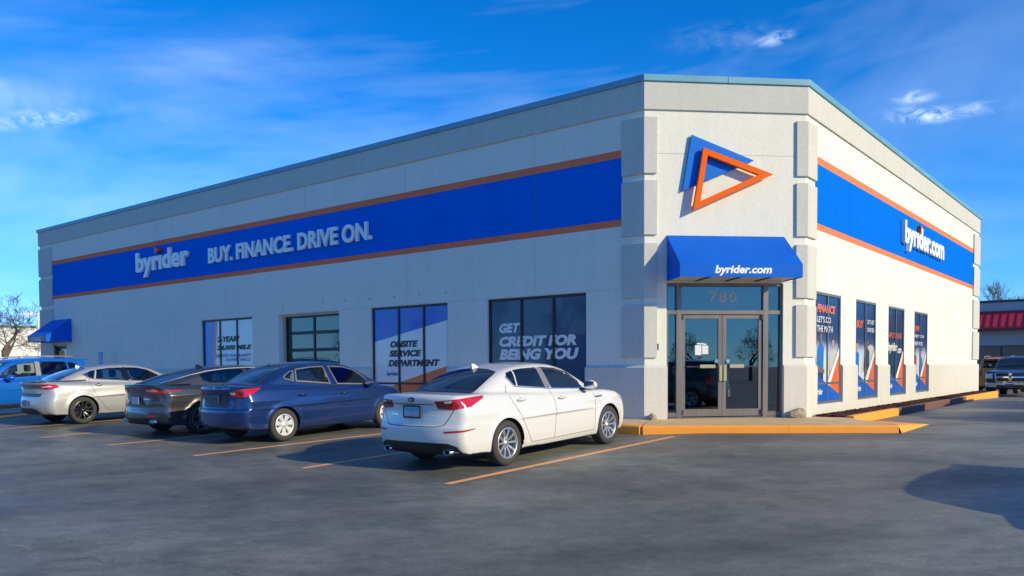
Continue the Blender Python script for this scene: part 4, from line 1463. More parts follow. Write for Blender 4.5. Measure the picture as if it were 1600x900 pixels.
class CarBuilder:
    def __init__(s, spec, name, label, loc, yaw, pitch, detail=True):
        s.sp = spec
        s.sh = CarShape(spec)
        s.root = empty(name, loc)
        tag(s.root, label, spec.get('cat', 'car'))
        s.root.rotation_euler = (Matrix.Rotation(yaw, 3, 'Z') @ Matrix.Rotation(-pitch, 3, 'Y')).to_euler()
        s.holes = []
        s.todo = []
    # ---- conforming patches
    def rays(s, view, uv):
        if view == 'fcorner':
            O = (s.sh.L + 1.3, -1.3, 0); U = (-S2I, -S2I, 0); Vv = (0, 0, 1); D = (-S2I, S2I, 0)
            # u = ((L - x) - y)/sqrt2
        else:
            O, U, Vv, D = VIEWS[view]
        uv = np.asarray(uv, float)
        O = np.array(O, float)[None]
        if view == 'corner': O = O + 0
        P = O + uv[:, :1] * np.array(U)[None] + uv[:, 1:] * np.array(Vv)[None]
        if view == 'corner':      # drop the constant part of the origin along u
            pass
        return P, np.tile(np.array(D, float), (len(uv), 1))
    def project(s, view, uv):
        P, D = s.rays(view, uv)
        if view in ('corner', 'fcorner'):
            U = np.array(VIEWS['corner'][1]) if view == 'corner' else np.array((-S2I, -S2I, 0))
            O = np.array(VIEWS['corner'][0]) if view == 'corner' else np.array((s.sh.L + 1.3, -1.3, 0))
            base = O @ U if view == 'corner' else (O - np.array((s.sh.L, 0, 0))) @ U
            P = P - base * U[None]
        return s.sh.hit(P, D)
    def patch(s, name, view, poly, m, off=.004, res=.05, parent=None, mirror=True, label=None, ring=0.0, thick=None):
        if area2(poly) < 0: poly = poly[::-1]
        B = densify(poly, res)
        if ring:
            I = inset_poly(B, ring)
            uv = B + I
            n = len(B)
            F = [(i, (i + 1) % n, n + (i + 1) % n, n + i) for i in range(n)]
        else:
            xs = [q[0] for q in B]; ys = [q[1] for q in B]
            pts = list(B)
            ins = inset_poly(B, res * .35)
            gx = np.arange(min(xs) + res / 2, max(xs), res); gy = np.arange(min(ys) + res / 2, max(ys), res)
            for a in gx:
                for b in gy:
                    if in_poly(a, b, ins): pts.append((a, b))
            v, e, f, *_ = delaunay_2d_cdt([Vector(q) for q in pts], [], [list(range(len(B)))], 1, 1e-5)
            uv = [tuple(q) for q in v]
            F = [tuple(t) for t in f]
        P = s.project(view, uv)
        ok = ~np.isnan(P[:, 0])
        F = [f for f in F if all(ok[list(f)])]
        # drop triangles stretched over an edge
        F = [f for f in F if max(np.linalg.norm(P[f[i]] - P[f[i - 1]]) for i in range(len(f))) < max(6 * res, .25)]
        if not F: return None
        P = np.nan_to_num(P)
        Nn = s.sh.normal(P)
        Q = P + Nn * off
        # orientation
        f = np.array([t[:3] for t in F])
        fn = np.cross(Q[f[:, 1]] - Q[f[:, 0]], Q[f[:, 2]] - Q[f[:, 0]])
        if (fn * Nn[f[:, 0]]).sum() < 0: F = [tuple(reversed(t)) for t in F]
        out = []
        for sgn in ((1, -1) if mirror else (1,)):
            V = Q * np.array([1, sgn, 1]); NN = Nn * np.array([1, sgn, 1])
            FF = F if sgn > 0 else [tuple(reversed(t)) for t in F]
            o = mesh_obj(name, V, FF, m, parent if not isinstance(parent, (list, tuple)) else parent[len(out)], normals=NN) if parent is not None else mesh_obj(name, V, FF, m, s.root, normals=NN)
            if label: o['label'] = label
            out.append(o)
        return out
    def strip(s, name, view, line, w, m, off=.003, mirror=True, res=.05, parent=None):
        B = densify(line, res, closed=False)
        P = s.project(view, B)
        ok = ~np.isnan(P[:, 0])
        P = P[ok]
        if len(P) < 2: return
        Nn = s.sh.normal(P)
        T = np.gradient(P, axis=0); T /= np.maximum(np.linalg.norm(T, axis=1, keepdims=True), 1e-9)
        Sd = np.cross(Nn, T)
        V = np.concatenate([P + Nn * off - Sd * w / 2, P + Nn * off + Sd * w / 2])
        n = len(P)
        F = [(i, i + 1, n + i + 1, n + i) for i in range(n - 1)]
        outs = []
        for sgn in ((1, -1) if mirror else (1,)):
            FF = F if sgn > 0 else [tuple(reversed(t)) for t in F]
            outs.append(mesh_obj(name, V * np.array([1, sgn, 1]), FF, m, parent or s.root, normals=np.concatenate([Nn, Nn]) * np.array([1, sgn, 1])))
        return outs
    # ---- body
    def body(s, m, h=.022):
        sp, sh = s.sp, s.sh
        L = sh.L
        half = max(q[1] for q in sp['plan']) + .06
        zt = max(q[1] for q in sp['roof']) + .04
        x = np.arange(-.08, L + .08, h); y = np.arange(0, half + h, h); y = np.concatenate([-y[1:][::-1], y]); z = np.arange(.08, zt + h, h)
        f = sh.full(x[:, None, None], y[None, :, None], z[None, None, :])
        V, Q = surface_nets(f, x, y, z)
        # snap onto the base surface, keep arch edges crisp
        r = np.full(len(V), 9.); axx = np.zeros(len(V))
        for ax in sh.axles:
            rr = np.hypot(V[:, 0] - ax, V[:, 2] - sh.zw)
            m_ = np.abs(rr - sh.Ra) < np.abs(r); r = np.where(m_, rr - sh.Ra, r); axx = np.where(m_, ax, axx)
        b = sh.base(*V.T)
        edge = (np.abs(r) < .75 * h) & (np.abs(b) < h) & (np.abs(V[:, 1]) > .6)
        sc = sh.Ra / np.maximum(np.hypot(V[:, 0] - axx, V[:, 2] - sh.zw), .05)
        V[edge, 0] = axx[edge] + (V[edge, 0] - axx[edge]) * sc[edge]
        V[edge, 2] = sh.zw + (V[edge, 2] - sh.zw) * sc[edge]
        surf = (np.abs(b) < .8 * h) & ((r > -.2 * h) | edge)
        for _ in range(3):
            P = V[surf]
            bb = sh.base(*P.T)
            nn = sh.normal(P)
            e_ = edge[surf]
            nn2 = nn.copy(); nn2[e_, 0] = 0; nn2[e_, 2] = 0
            nn2 = nn2 / np.maximum((nn2 * nn).sum(1, keepdims=True), .4)
            V[surf] = P - nn2 * np.clip(bb, -.03, .03)[:, None]
        N_ = sh.normal(V)
        cen = V[Q].mean(1)
        inw = (sh.wells(*cen.T) < .35 * h) & (sh.base(*cen.T) < -.3 * h)
        under = (~inw) & (cen[:, 2] < sh.zb(cen[:, 0]) + .03) & (N_[Q].mean(1)[:, 2] < -.6)
        cut = np.zeros(len(Q), bool)
        for view, poly in s.holes:
            U = {'right': cen[:, [0, 2]], 'top': cen[:, [0, 1]], 'rear': cen[:, [1, 2]]}[view]
            c = in_poly_np(U, poly)
            if view == 'right': c &= np.abs(cen[:, 1]) > .3
            if view == 'top': c &= N_[Q].mean(1)[:, 2] > .2
            cut |= c & (cen[:, 2] > .8)
        paint = ~(inw | under | cut)
        def sub(name, mask, mm, smooth=True):
            q = Q[mask]
            ids, inv = np.unique(q, return_inverse=True)
            inv = inv.reshape(q.shape)
            return mesh_obj(name, V[ids], inv.tolist(), mm, s.root, normals=N_[ids] if smooth else None)
        s.body_obj = sub('body', paint, m)
        for ax in sh.axles:
            for sd in (-1, 1):
                mk = inw & (np.abs(cen[:, 0] - ax) < sh.Ra + .1) & (cen[:, 1] * sd > 0)
                if mk.any(): sub('wheel_well', mk, BLACK, False)
        if under.any(): sub('underbody', under, BLACK, False)
    # ---- glass
    def glass(s, name, view, poly, m, see=True, frit=.03, mirror=True, frit_mat=None, res=.05):
        if area2(poly) < 0: poly = poly[::-1]
        o = s.patch(name, view, poly, m, off=.003, res=res, mirror=mirror)
        if o is None: return
        s.patch('glass_edge', view, poly, frit_mat or GLOSS_BLACK, off=.0045, res=.05, ring=frit, mirror=mirror, parent=o)
        if see:
            ip = inset_poly(poly, frit * .45)
            s.holes.append((view, ip))
        return o
    def wheel(s, ax, side, R, W, rim, style):
        sh = s.sh
        yc = s.sp['track'] - W / 2
        w = empty('wheel', (ax, side * yc, R), s.root, (0, 0, 0 if side < 0 else math.pi))
        key = (s.sp['id'], R)
        if key not in WHEELS:
            WHEELS[key] = wheel_meshes(R, W, rim, style)
        for nm, me in WHEELS[key]:
            link(bpy.data.objects.new(nm, me), w)
    def part_mesh(s, name, mb, m, parent=None, smooth=False, mirror=False, bevel=0.0):
        o = mb.build(name, m, parent or s.root, smooth, bevel=bevel)
        return o

WHEELS = {}

def in_poly(x, y, P):
    c = False
    n = len(P)
    for i in range(n):
        x0, y0 = P[i]; x1, y1 = P[i - 1]
        if (y0 > y) != (y1 > y) and x < (x1 - x0) * (y - y0) / (y1 - y0) + x0: c = not c
    return c

def in_poly_np(U, P):
    c = np.zeros(len(U), bool)
    x, y = U[:, 0], U[:, 1]
    for i in range(len(P)):
        x0, y0 = P[i]; x1, y1 = P[i - 1]
        if y0 == y1: continue
        k = ((y0 > y) != (y1 > y)) & (x < (x1 - x0) * (y - y0) / (y1 - y0) + x0)
        c ^= k
    return c

def surface_nets(f, x, y, z):
    nx, ny, nz = f.shape
    ins = f < 0
    S = np.zeros((nx - 1, ny - 1, nz - 1, 3)); Cn = np.zeros((nx - 1, ny - 1, nz - 1))
    X = [x, y, z]
    edges = []
    for ax in range(3):
        a = [slice(None)] * 3; b = [slice(None)] * 3
        a[ax] = slice(0, -1); b[ax] = slice(1, None)
        fa, fb = f[tuple(a)], f[tuple(b)]
        idx = np.argwhere((fa < 0) != (fb < 0))
        va, vb = fa[tuple(idx.T)], fb[tuple(idx.T)]
        t = va / (va - vb)
        P = np.stack([X[k][idx[:, k]] for k in range(3)], 1).astype(float)
        P[:, ax] += t * (X[ax][1] - X[ax][0])
        o = [k for k in range(3) if k != ax]
        for d0 in (0, -1):
            for d1 in (0, -1):
                c = idx.copy(); c[:, o[0]] += d0; c[:, o[1]] += d1
                ok = ((c >= 0) & (c < np.array(S.shape[:3]))).all(1)
                np.add.at(S, tuple(c[ok].T), P[ok]); np.add.at(Cn, tuple(c[ok].T), 1)
        edges.append((ax, idx, va < 0, o))
    cells = np.argwhere(Cn > 0)
    vid = -np.ones(Cn.shape, int)
    vid[tuple(cells.T)] = np.arange(len(cells))
    V = S[tuple(cells.T)] / Cn[tuple(cells.T)][:, None]
    Q = []
    for ax, idx, neg, o in edges:
        q = []
        for d0, d1 in ((0, 0), (-1, 0), (-1, -1), (0, -1)):
            c = idx.copy(); c[:, o[0]] += d0; c[:, o[1]] += d1
            ok = ((c >= 0) & (c < np.array(Cn.shape))).all(1)
            v = np.full(len(c), -1); v[ok] = vid[tuple(c[ok].T)]
            q.append(v)
        q = np.stack(q, 1)
        flip = neg if ax == 1 else ~neg      # outward orientation
        q[~flip] = q[~flip][:, ::-1]
        q = q[(q >= 0).all(1)]
        Q.append(q[:, ::-1])
    return V, np.concatenate(Q)

def lathe(prof, seg=40):
    """profile (r, y) turned about the y axis; outer face of the wheel towards -y"""
    V, F = [], []
    n = len(prof)
    for k in range(seg):
        t = 2 * math.pi * k / seg
        V += [(r * math.cos(t), y, r * math.sin(t)) for r, y in prof]
    for k in range(seg):
        a, b = k * n, ((k + 1) % seg) * n
        F += [(a + i, b + i, b + i + 1, a + i + 1) for i in range(n - 1)]
    return V, F

def raw_mesh(name, V, F, m, smooth=True):
    me = bpy.data.meshes.new(name)
    me.from_pydata([tuple(v) for v in V], [], [tuple(f) for f in F])
    me.materials.append(m)
    if smooth: me.polygons.foreach_set('use_smooth', [True] * len(F))
    me.update()
    return me

def wheel_meshes(R, W, rim, st):
    """list of (name, mesh); axis y, outside at -y"""
    h = W / 2
    out = []
    prof = [(rim - .005, -h + .012), (rim + .012, -h + .002), (rim + .035, -h - .004), (R - .045, -h - .002), (R - .018, -h + .008), (R - .005, -h + .025), (R, -h + .05),
            (R, h - .05), (R - .005, h - .025), (R - .03, h), (rim, h - .01), (rim - .02, h - .01)]
    V, F = lathe(prof, 48)
    out.append(('tyre', raw_mesh('tyre', V, F, RUBBER)))
    mr = st['mat']
    prof = [(rim + .004, -h + .006), (rim - .006, -h + .001), (rim - .018, -h + .006), (rim - .024, -h + .03), (rim - .04, h - .03), (rim - .04, h - .02)]
    V, F = lathe(prof, 48)
    out.append(('rim', raw_mesh('rim', V, F, mr)))
    # spokes
    face = st.get('face', -h + .018)
    dish = st.get('dish', .02)
    V, F = [], []
    for c, (wi, wo) in st['spokes']:
        ri, ro = st.get('ri', .05), rim - .014
        a = math.radians(c)
        for (side) in (0,):
            u = (math.cos(a), math.sin(a)); v = (-math.sin(a), math.cos(a))
            o = len(V)
            rows = [(ri, wi, face + dish), ((ri + ro) / 2, (wi + wo) / 2 * .92, face + dish * .25), (ro, wo, face)]
            for r, w, yy in rows:
                for k, (e, dy) in enumerate(((-1, .012), (-.62, 0), (.62, 0), (1, .012), (1, .045), (-1, .045))):
                    V.append((u[0] * r + v[0] * w * e / 2, yy + dy, u[1] * r + v[1] * w * e / 2))
            for i in range(2):
                for k in range(6):
                    F.append((o + i * 6 + k, o + (i + 1) * 6 + k, o + (i + 1) * 6 + (k + 1) % 6, o + i * 6 + (k + 1) % 6))
    out.append(('spokes', raw_mesh('spokes', V, F, mr, False)))
    hub = st.get('hub', .07)
    V, F = lathe([(.0005, face + dish - .012), (hub * .5, face + dish - .012), (hub * .55, face + dish - .006), (hub * .95, face + dish - .004), (hub, face + dish + .01), (hub, face + dish + .05)], 24)
    out.append(('hub_cap', raw_mesh('hub_cap', V, F, mr)))
    V, F = lathe([(.0005, h * .0 + .02), (rim - .05, h * .0 + .02), (rim - .05, .03), (rim - .03, .05)], 32)
    out.append(('brake_disc', raw_mesh('brake_disc', V, F, st.get('back', DISC))))
    return out

DISC = mat('brake_disc_iron', (.10, .095, .09), .5, .6)
GLOSS_BLACK = mat('gloss_black_trim', (.008, .008, .010), .12, coat=.5)
SEAM = mat('panel_gap', (.012, .012, .014), .7)
ALLOY = mat('silver_alloy', (.62, .62, .62), .32, .85)
ALLOY_DARK = mat('gunmetal_alloy', (.085, .09, .095), .3, .8)
HUBCAP = mat('silver_painted_hubcap', (.66, .67, .68), .4, .25)
TAIL = mat('red_tail_lens', (.55, .008, .018), .12, coat=1.0)
TAIL_DARK = mat('dark_red_lens', (.22, .006, .012), .12, coat=1.0)
LENS_CLEAR = mat('clear_lamp_lens', (.72, .70, .70), .12, .2, coat=1.0)
REFLECT = mat('red_reflector', (.50, .01, .03), .25, coat=.8)
PLATE = mat('number_plate_blank', (.50, .55, .62), .4, vary=(9, .8, 1.15))
PLATE_BLUE = mat('number_plate_blue', (.16, .42, .66), .4)
PLATE_GREY = mat('plate_recess_grey', (.085, .095, .11), .5)
TINT = glass_mat('car_glass_tinted', (.45, .49, .50))
TINT_CLEAR = glass_mat('car_glass_clear', (.80, .85, .83))
TINT_DARK = mat('car_glass_privacy', (.006, .008, .010), .03, coat=.3, spec=.6)
SEAT_DARK = mat('seat_dark_fabric', (.05, .05, .055), .9)
SEAT_BEIGE = mat('seat_grey_fabric', (.36, .35, .33), .9)

def car_paint(name, col, metal=.0, rough=.35, flake=.0):
    m = mat(name, col, rough, metal, coat=1.0)
    nt = m.node_tree
    b = nt.nodes['Principled BSDF']
    b.inputs['Coat IOR'].default_value = 1.5
    # a film of road dust near the sills
    return m

def seats(cb, m, rows, z0=.34, width=.50):
    """seats inside the cabin: cushion, back and head rest"""
    for x, ys in rows:
        for y in ys:
            w = width / 2
            mb = MB()
            mb.box(x - .02, x + .48, y - w, y + w, z0, z0 + .16)
            o = mb.build('seat', m, cb.root, bevel=.04)
            mb = MB()
            V = [(x - .06, y - w, z0 + .17), (x + .07, y - w, z0 + .17), (x - .20, y - w * .85, z0 + .72), (x - .28, y - w * .85, z0 + .72)]
            V = V + [(a, 2 * y - b_, c) for a, b_, c in V]
            mb.add(V, [(0, 1, 2, 3), (7, 6, 5, 4), (0, 4, 5, 1), (1, 5, 6, 2), (2, 6, 7, 3), (3, 7, 4, 0)])
            mb.build('seat_back', m, o, bevel=.03)
            MB().box(x - .33, x - .23, y - .13, y + .13, z0 + .75, z0 + .95).build('head_rest', m, o, bevel=.035)

def mirrors(cb, x, y, z, m, sc=1.0, face_mat=None):
    """door mirrors: a shell, the arm and the glass that looks back"""
    for sgn in (1, -1):
        bm = bmesh.new()
        bmesh.ops.create_icosphere(bm, subdivisions=3, radius=1)
        for v in bm.verts:
            c = v.co
            k = 1.0
            q = Vector((max(c.x, -.45) * .105, c.y * .12 * (1 - .15 * c.z), c.z * .078))
            v.co = q * sc
        me = bpy.data.meshes.new('side_mirror')
        bm.to_mesh(me); bm.free()
        me.polygons.foreach_set('use_smooth', [True] * len(me.polygons))
        me.materials.append(m)
        o = link(bpy.data.objects.new('side_mirror', me), cb.root)
        o.location = (x, sgn * (y + .12), z)
        MB().box(-.045 * sc - .004, -.045 * sc - .001, -.095 * sc, .095 * sc, -.055 * sc, .055 * sc).build('mirror_glass', CHROME, o)
        MB().box(-.03, .05, -.19 * sgn if sgn > 0 else .0, .0 if sgn > 0 else .19, -.085, -.05).build('mirror_arm', BLACK, o)

def handle(cb, x, z, m, w=.20, base=None):
    """pull handle over a shallow cup, on both sides"""
    P = cb.project('right', [(x - w / 2, z), (x, z), (x + w / 2, z)])
    if np.isnan(P).any(): return
    for sgn in (1, -1):
        pts = [Vector(P[0]) + Vector((0, .0, 0)), Vector(P[0]) + Vector((.02, -.032, 0)), Vector(P[1]) + Vector((0, -.040, 0)), Vector(P[2]) + Vector((-.02, -.032, 0)), Vector(P[2])]
        mb = MB(); mb.tube([(v.x, v.y * sgn, v.z) for v in pts], [.010, .014, .015, .014, .010], 8)
        o = mb.build('door_handle', m, cb.root, True)
    cb.patch('handle_cup', 'right', [(x + .055 * math.cos(t), z + .035 * math.sin(t)) for t in [2 * math.pi * k / 14 for k in range(14)]], base or SEAM, off=.002, res=.03)

def exhaust(cb, x, y, z, r=.038, sy=1.3):
    for yy in ((y,) if not isinstance(y, (list, tuple)) else y):
        V, F = [], []
        seg = 18
        rows = [(x + .2, r), (x, r), (x - .003, r * .92), (x + .012, r * .86), (x + .15, r * .82)]
        for (xx, rr) in rows:
            V += [(xx, yy + rr * sy * math.cos(2 * math.pi * k / seg), z + rr * math.sin(2 * math.pi * k / seg)) for k in range(seg)]
        for i in range(len(rows) - 1):
            F += [(i * seg + k, i * seg + (k + 1) % seg, (i + 1) * seg + (k + 1) % seg, (i + 1) * seg + k) for k in range(seg)]
        o = mesh_obj('exhaust_tip', V, F, CHROME, cb.root, True)
        V = [(x + .1, yy + r * .85 * sy * math.cos(2 * math.pi * k / seg), z + r * .85 * math.sin(2 * math.pi * k / seg)) for k in range(seg)]
        mesh_obj('pipe_bore', V, [tuple(range(seg))], BLACK, o)

def fin(cb, x, m, h=.06, l=.15):
    z = cb.sh.roof(np.array([x]))[0]
    V = [(x - l * .35, -.02, z - .01), (x + l * .65, -.02, z - .01), (x + l * .65, .02, z - .01), (x - l * .35, .02, z - .01), (x - l * .35, -.006, z + h), (x - l * .05, -.006, z + h), (x - l * .05, .006, z + h), (x - l * .35, .006, z + h)]
    mesh_obj('roof_antenna', V, [(0, 1, 5, 4), (1, 2, 6, 5), (2, 3, 7, 6), (3, 0, 4, 7), (4, 5, 6, 7)], m, cb.root)

def rear_text(cb, txt, y0, y1, z0, z1, m, bold=.02, name='lettering', shear=0.0):
    """small lettering on the boot lid; y0 is its left end as read from behind"""
    V, F = text_mesh(txt, bold, 0, shear)
    lo, hi = V.min(0), V.max(0)
    u = y0 + (V[:, 0] - lo[0]) / (hi[0] - lo[0]) * (y1 - y0)
    v = z0 + (V[:, 1] - lo[1]) / (hi[1] - lo[1]) * (z1 - z0)
    P = cb.project('rear', np.stack([u, v], 1))
    if np.isnan(P).any(): return
    Nn = cb.sh.normal(P)
    mesh_obj(name, P + Nn * .005, F, m, cb.root)

def wheels(cb, R, W, rim, style):
    for ax in cb.sp['axles']:
        for sd in (-1, 1):
            cb.wheel(ax, sd, R, W, rim, style)

def double_spokes(n, gap, w, off=0):
    return [(off + k * 360 / n + e * gap, w) for k in range(n) for e in (-1, 1)]

def plate(cb, y0, y1, z0, z1, m, x=None, frame=True, colour=None):
    P = cb.project('rear', [((y0 + y1) / 2, (z0 + z1) / 2), ((y0 + y1) / 2, z1), ((y0 + y1) / 2, z0)])
    x0 = np.nanmin(P[:, 0]) - .012 if x is None else x
    o = MB().box(x0 - .008, x0, y0, y1, z0, z1).build('number_plate', m, cb.root, bevel=.004)
    if frame:
        mb = MB(); w = .016
        mb.box(x0 - .012, x0 - .001, y0 - .005, y1 + .005, z1 - w, z1 + .006); mb.box(x0 - .012, x0 - .001, y0 - .005, y1 + .005, z0 - .006, z0 + w)
        mb.box(x0 - .0125, x0 - .001, y0 - .006, y0 + w * .7, z0, z1); mb.box(x0 - .0125, x0 - .001, y1 - w * .7, y1 + .006, z0, z1)
        mb.build('plate_frame', BLACK, o)
    if colour is not None:
        MB().box(x0 - .0095, x0 - .0085, y0 + .03, y1 - .03, z1 - .075, z1 - .025).build('plate_band', colour, o)
    return o

# ---- white four-door saloon
SEDAN_SEC = [(.10, -.12), (.22, -.055), (.30, -.022), (.42, -.004), (.58, 0), (.74, -.004), (.80, -.004), (.86, -.018), (.96, -.050), (1.04, -.085), (1.12, -.13)]
SLOPE = math.atan(.038)

def car_at(cx, axle_y, axle_x):
    """location of the rear end on the road for a car that noses to the building"""
    z = G(cx, axle_y)
    return (cx, axle_y - axle_x * math.cos(SLOPE), z - axle_x * math.sin(SLOPE))

def common_seams(cb, front_edge, mid_edge, rear_edge, sill_z, belt):
    for ln in (front_edge, mid_edge, rear_edge):
        cb.strip('panel_gap', 'right', ln, .007, SEAM, off=.0018)
    cb.strip('panel_gap', 'right', [rear_edge[-1], mid_edge[-1]], .007, SEAM, off=.0018)
    cb.strip('panel_gap', 'right', [mid_edge[-1], front_edge[-1]], .007, SEAM, off=.0018)

def white_sedan():
    sp = dict(id='white', L=4.845, R=.335, arch=.375, track=.905, axles=(1.085, 3.880), zc=1.02, tum=.42, tumc=.12, crown=.028, rear_bow=.15, k=.055, kr=.10, kc=.085, flare=.016,
              roof=[(.28, .95), (.60, 1.09), (.90, 1.235), (1.2, 1.355), (1.5, 1.435), (1.85, 1.478), (2.2, 1.488), (2.55, 1.472), (2.85, 1.415), (3.2, 1.27), (3.6, 1.06), (3.85, .92)],
              deck=[(-.1, 1.075), (.05, 1.105), (.12, 1.112), (.6, 1.11), (1.1, 1.09), (1.8, 1.045), (2.6, 1.0), (3.3, .995), (3.75, .985), (4.2, .925), (4.5, .84), (4.7, .74), (4.85, .64)],
              plan=[(-.1, .80), (.15, .845), (.5, .885), (1.1, .908), (2.0, .915), (3.0, .912), (3.9, .905), (4.35, .87), (4.7, .80), (4.95, .72)],
              sec=SEDAN_SEC,
              cw=[(.2, .66), (.6, .715), (1.0, .755), (1.5, .785), (2.2, .80), (2.9, .795), (3.4, .765), (3.8, .71)],
              xr=[(.10, .16), (.22, .10), (.32, .05), (.42, .012), (.52, .0), (.64, .006), (.68, .030), (.72, .040), (.92, .062), (.955, .060), (.985, .038), (1.06, .030), (1.12, .045)],
              xf=[(.10, .16), (.25, .06), (.5, .0), (.65, .02), (.78, .10), (.9, .25)],
              zb=[(0, .26), (.7, .23), (1.5, .20), (3.5, .19), (4.3, .20), (4.8, .24)])
    P = car_paint('white_pearl_paint', (.69, .68, .65), 0, .35)
    cb = CarBuilder(sp, 'white_sedan', 'white four-door sedan with dark tinted windows nearest the entrance', car_at(.145, -5.885, 1.085), math.pi / 2, SLOPE)
    # glass
    top = [(3.20, 1.12), (2.95, 1.295), (2.66, 1.375), (2.25, 1.405), (1.82, 1.395), (1.55, 1.372)]
    rear_q = [(1.41, 1.350), (1.375, 1.29), (1.49, 1.160), (1.545, 1.150), (1.60, 1.378)]
    cb.glass('quarter_window', 'right', [(1.43, 1.345), (1.385, 1.29), (1.49, 1.160), (1.535, 1.150), (1.575, 1.376)], TINT_DARK, False, .012)
    cb.glass('side_window', 'right', [(1.565, 1.146), (2.205, 1.082), (2.165, 1.402), (1.82, 1.397), (1.61, 1.380)], TINT_DARK, False, .014)
    cb.glass('side_window', 'right', [(2.375, 1.068), (3.14, 1.020), (3.22, 1.035), (3.17, 1.14), (2.95, 1.292), (2.66, 1.372), (2.30, 1.402)], TINT_DARK, False, .014)
    cb.strip('window_trim', 'right', [(1.36, 1.29), (1.48, 1.145), (1.55, 1.133), (2.3, 1.062), (3.25, 1.008)], .016, CHROME, off=.004)
    cb.strip('pillar_trim', 'right', [(2.29, 1.07), (2.235, 1.40)], .15, mat('b_pillar_gloss', (.20, .20, .20), .25, coat=.5), off=.0025)
    cb.glass('rear_window', 'top', [(.585, -.60), (.545, -.3), (.535, 0), (.545, .3), (.585, .60), (.90, .585), (1.20, .545), (1.34, .50), (1.40, .3), (1.42, 0), (1.40, -.3), (1.34, -.50), (1.20, -.545), (.90, -.585)], TINT_DARK, False, .025, mirror=False)
    cb.glass('windscreen', 'top', [(2.80, -.52), (2.86, -.25), (2.88, 0), (2.86, .25), (2.80, .52), (3.2, .62), (3.58, .68), (3.68, .4), (3.72, 0), (3.68, -.4), (3.58, -.68), (3.2, -.62)], TINT_DARK, False, .03, mirror=False)
    cb.body(P)
    # lamps
    tl = cb.patch('tail_light', 'corner', [(.345, 1.012), (.40, .905), (.60, .892), (.85, .925), (1.035, 1.028), (1.04, 1.062), (.90, 1.055), (.60, 1.035)], TAIL, off=.006, res=.04)
    cb.patch('inner_lens', 'corner', [(.345, 1.012), (.40, .905), (.585, .893), (.60, 1.034)], TAIL_DARK, off=.009, res=.03, parent=tl)
    cb.patch('reversing_lens', 'corner', [(.475, 1.012), (.490, .985), (.575, .985), (.595, 1.022)], LENS_CLEAR, off=.012, res=.03, parent=tl)
    cb.patch('rear_reflector', 'corner', [(.455, .595), (.47, .570), (.75, .585), (.90, .612), (.895, .622), (.70, .610)], REFLECT, off=.005, res=.04)
    hl = cb.patch('headlight', 'fcorner', [(.45, .70), (.62, .63), (.95, .74), (1.12, .86), (.9, .82), (.6, .76)], LENS_CLEAR, off=.005, res=.04)
    # boot lid outline
    for ln in ([(-.36, .965), (.36, .965)],):
        cb.strip('boot_groove', 'rear', ln, .014, mat('grey_groove', (.10, .10, .10), .5), off=.003, mirror=False)
    cb.strip('panel_gap', 'rear', [(-.70, .895), (-.62, .76), (-.56, .675), (-.45, .655), (.45, .655), (.56, .675), (.62, .76), (.70, .895)], .010, SEAM, off=.002, mirror=False)
    cb.strip('panel_gap', 'corner', [(.70, .90), (.78, .78), (.80, .64)], .005, SEAM, off=.0015) if False else None
    cb.patch('bumper_diffuser', 'rear', [(-.80, .27), (-.74, .38), (-.62, .425), (-.45, .43), (0, .435), (.45, .43), (.62, .425), (.74, .38), (.80, .27), (.5, .255), (-.5, .255)], BLACK, off=.006, res=.05, mirror=False)
    plate(cb, -.165, .165, .775, .945, PLATE, colour=PLATE_BLUE)
    P0 = cb.project('rear', [(0, 1.035)])[0]
    mb = MB(); mb.add([(P0[0] - .012, .06 * math.cos(t), 1.032 + .032 * math.sin(t)) for t in [2 * math.pi * k / 20 for k in range(20)]] + [(P0[0] + .01, .065 * math.cos(t), 1.032 + .036 * math.sin(t)) for t in [2 * math.pi * k / 20 for k in range(20)]],
           [tuple(range(20)[::-1])] + [(i, (i + 1) % 20, 20 + (i + 1) % 20, 20 + i) for i in range(20)])
    em = mb.build('emblem', GLOSS_BLACK, cb.root)
    V, F = text_mesh('KIA', .03)
    lo, hi = V.min(0), V.max(0)
    mesh_obj('lettering', [(P0[0] - .014, .042 - (v[0] - lo[0]) / (hi[0] - lo[0]) * .084, 1.017 + (v[1] - lo[1]) / (hi[1] - lo[1]) * .03) for v in V], F, CHROME, em)
    rear_text(cb, 'OPTIMA', .46, .29, .80, .825, CHROME)
    rear_text(cb, 'EX', -.42, -.48, .79, .81, CHROME)
    common_seams(cb, [(3.40, .995), (3.46, .83), (3.44, .60), (3.42, .30)], [(2.29, 1.06), (2.30, .85), (2.29, .60), (2.26, .29)], [(1.30, 1.18), (1.22, 1.02), (1.30, .87), (1.46, .64), (1.60, .40), (1.68, .29)], .29, None)
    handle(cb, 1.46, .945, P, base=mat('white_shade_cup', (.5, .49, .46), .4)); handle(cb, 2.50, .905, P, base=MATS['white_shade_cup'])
    cb.patch('fender_vent', 'right', [(3.46, .865), (3.49, .835), (3.66, .84), (3.70, .865)], mat('vent_grey', (.12, .13, .15), .4, .5), off=.004)
    cb.strip('fuel_flap', 'right', [(.78 + .085 * math.cos(t), .93 + .085 * math.sin(t)) for t in [2 * math.pi * k / 24 for k in range(25)]], .004, mat('faint_gap', (.42, .41, .39), .5), off=.0012, mirror=False) if False else None
    mirrors(cb, 3.20, .86, 1.07, P)
    exhaust(cb, .085, (-.60, .60), .300, .040, 1.55)
    fin(cb, 1.42, P, .075, .20)
    wheels(cb, .335, .215, .228, dict(mat=ALLOY, spokes=double_spokes(5, 17, (.030, .046), 18), hub=.062, dish=.024))
white_sedan()

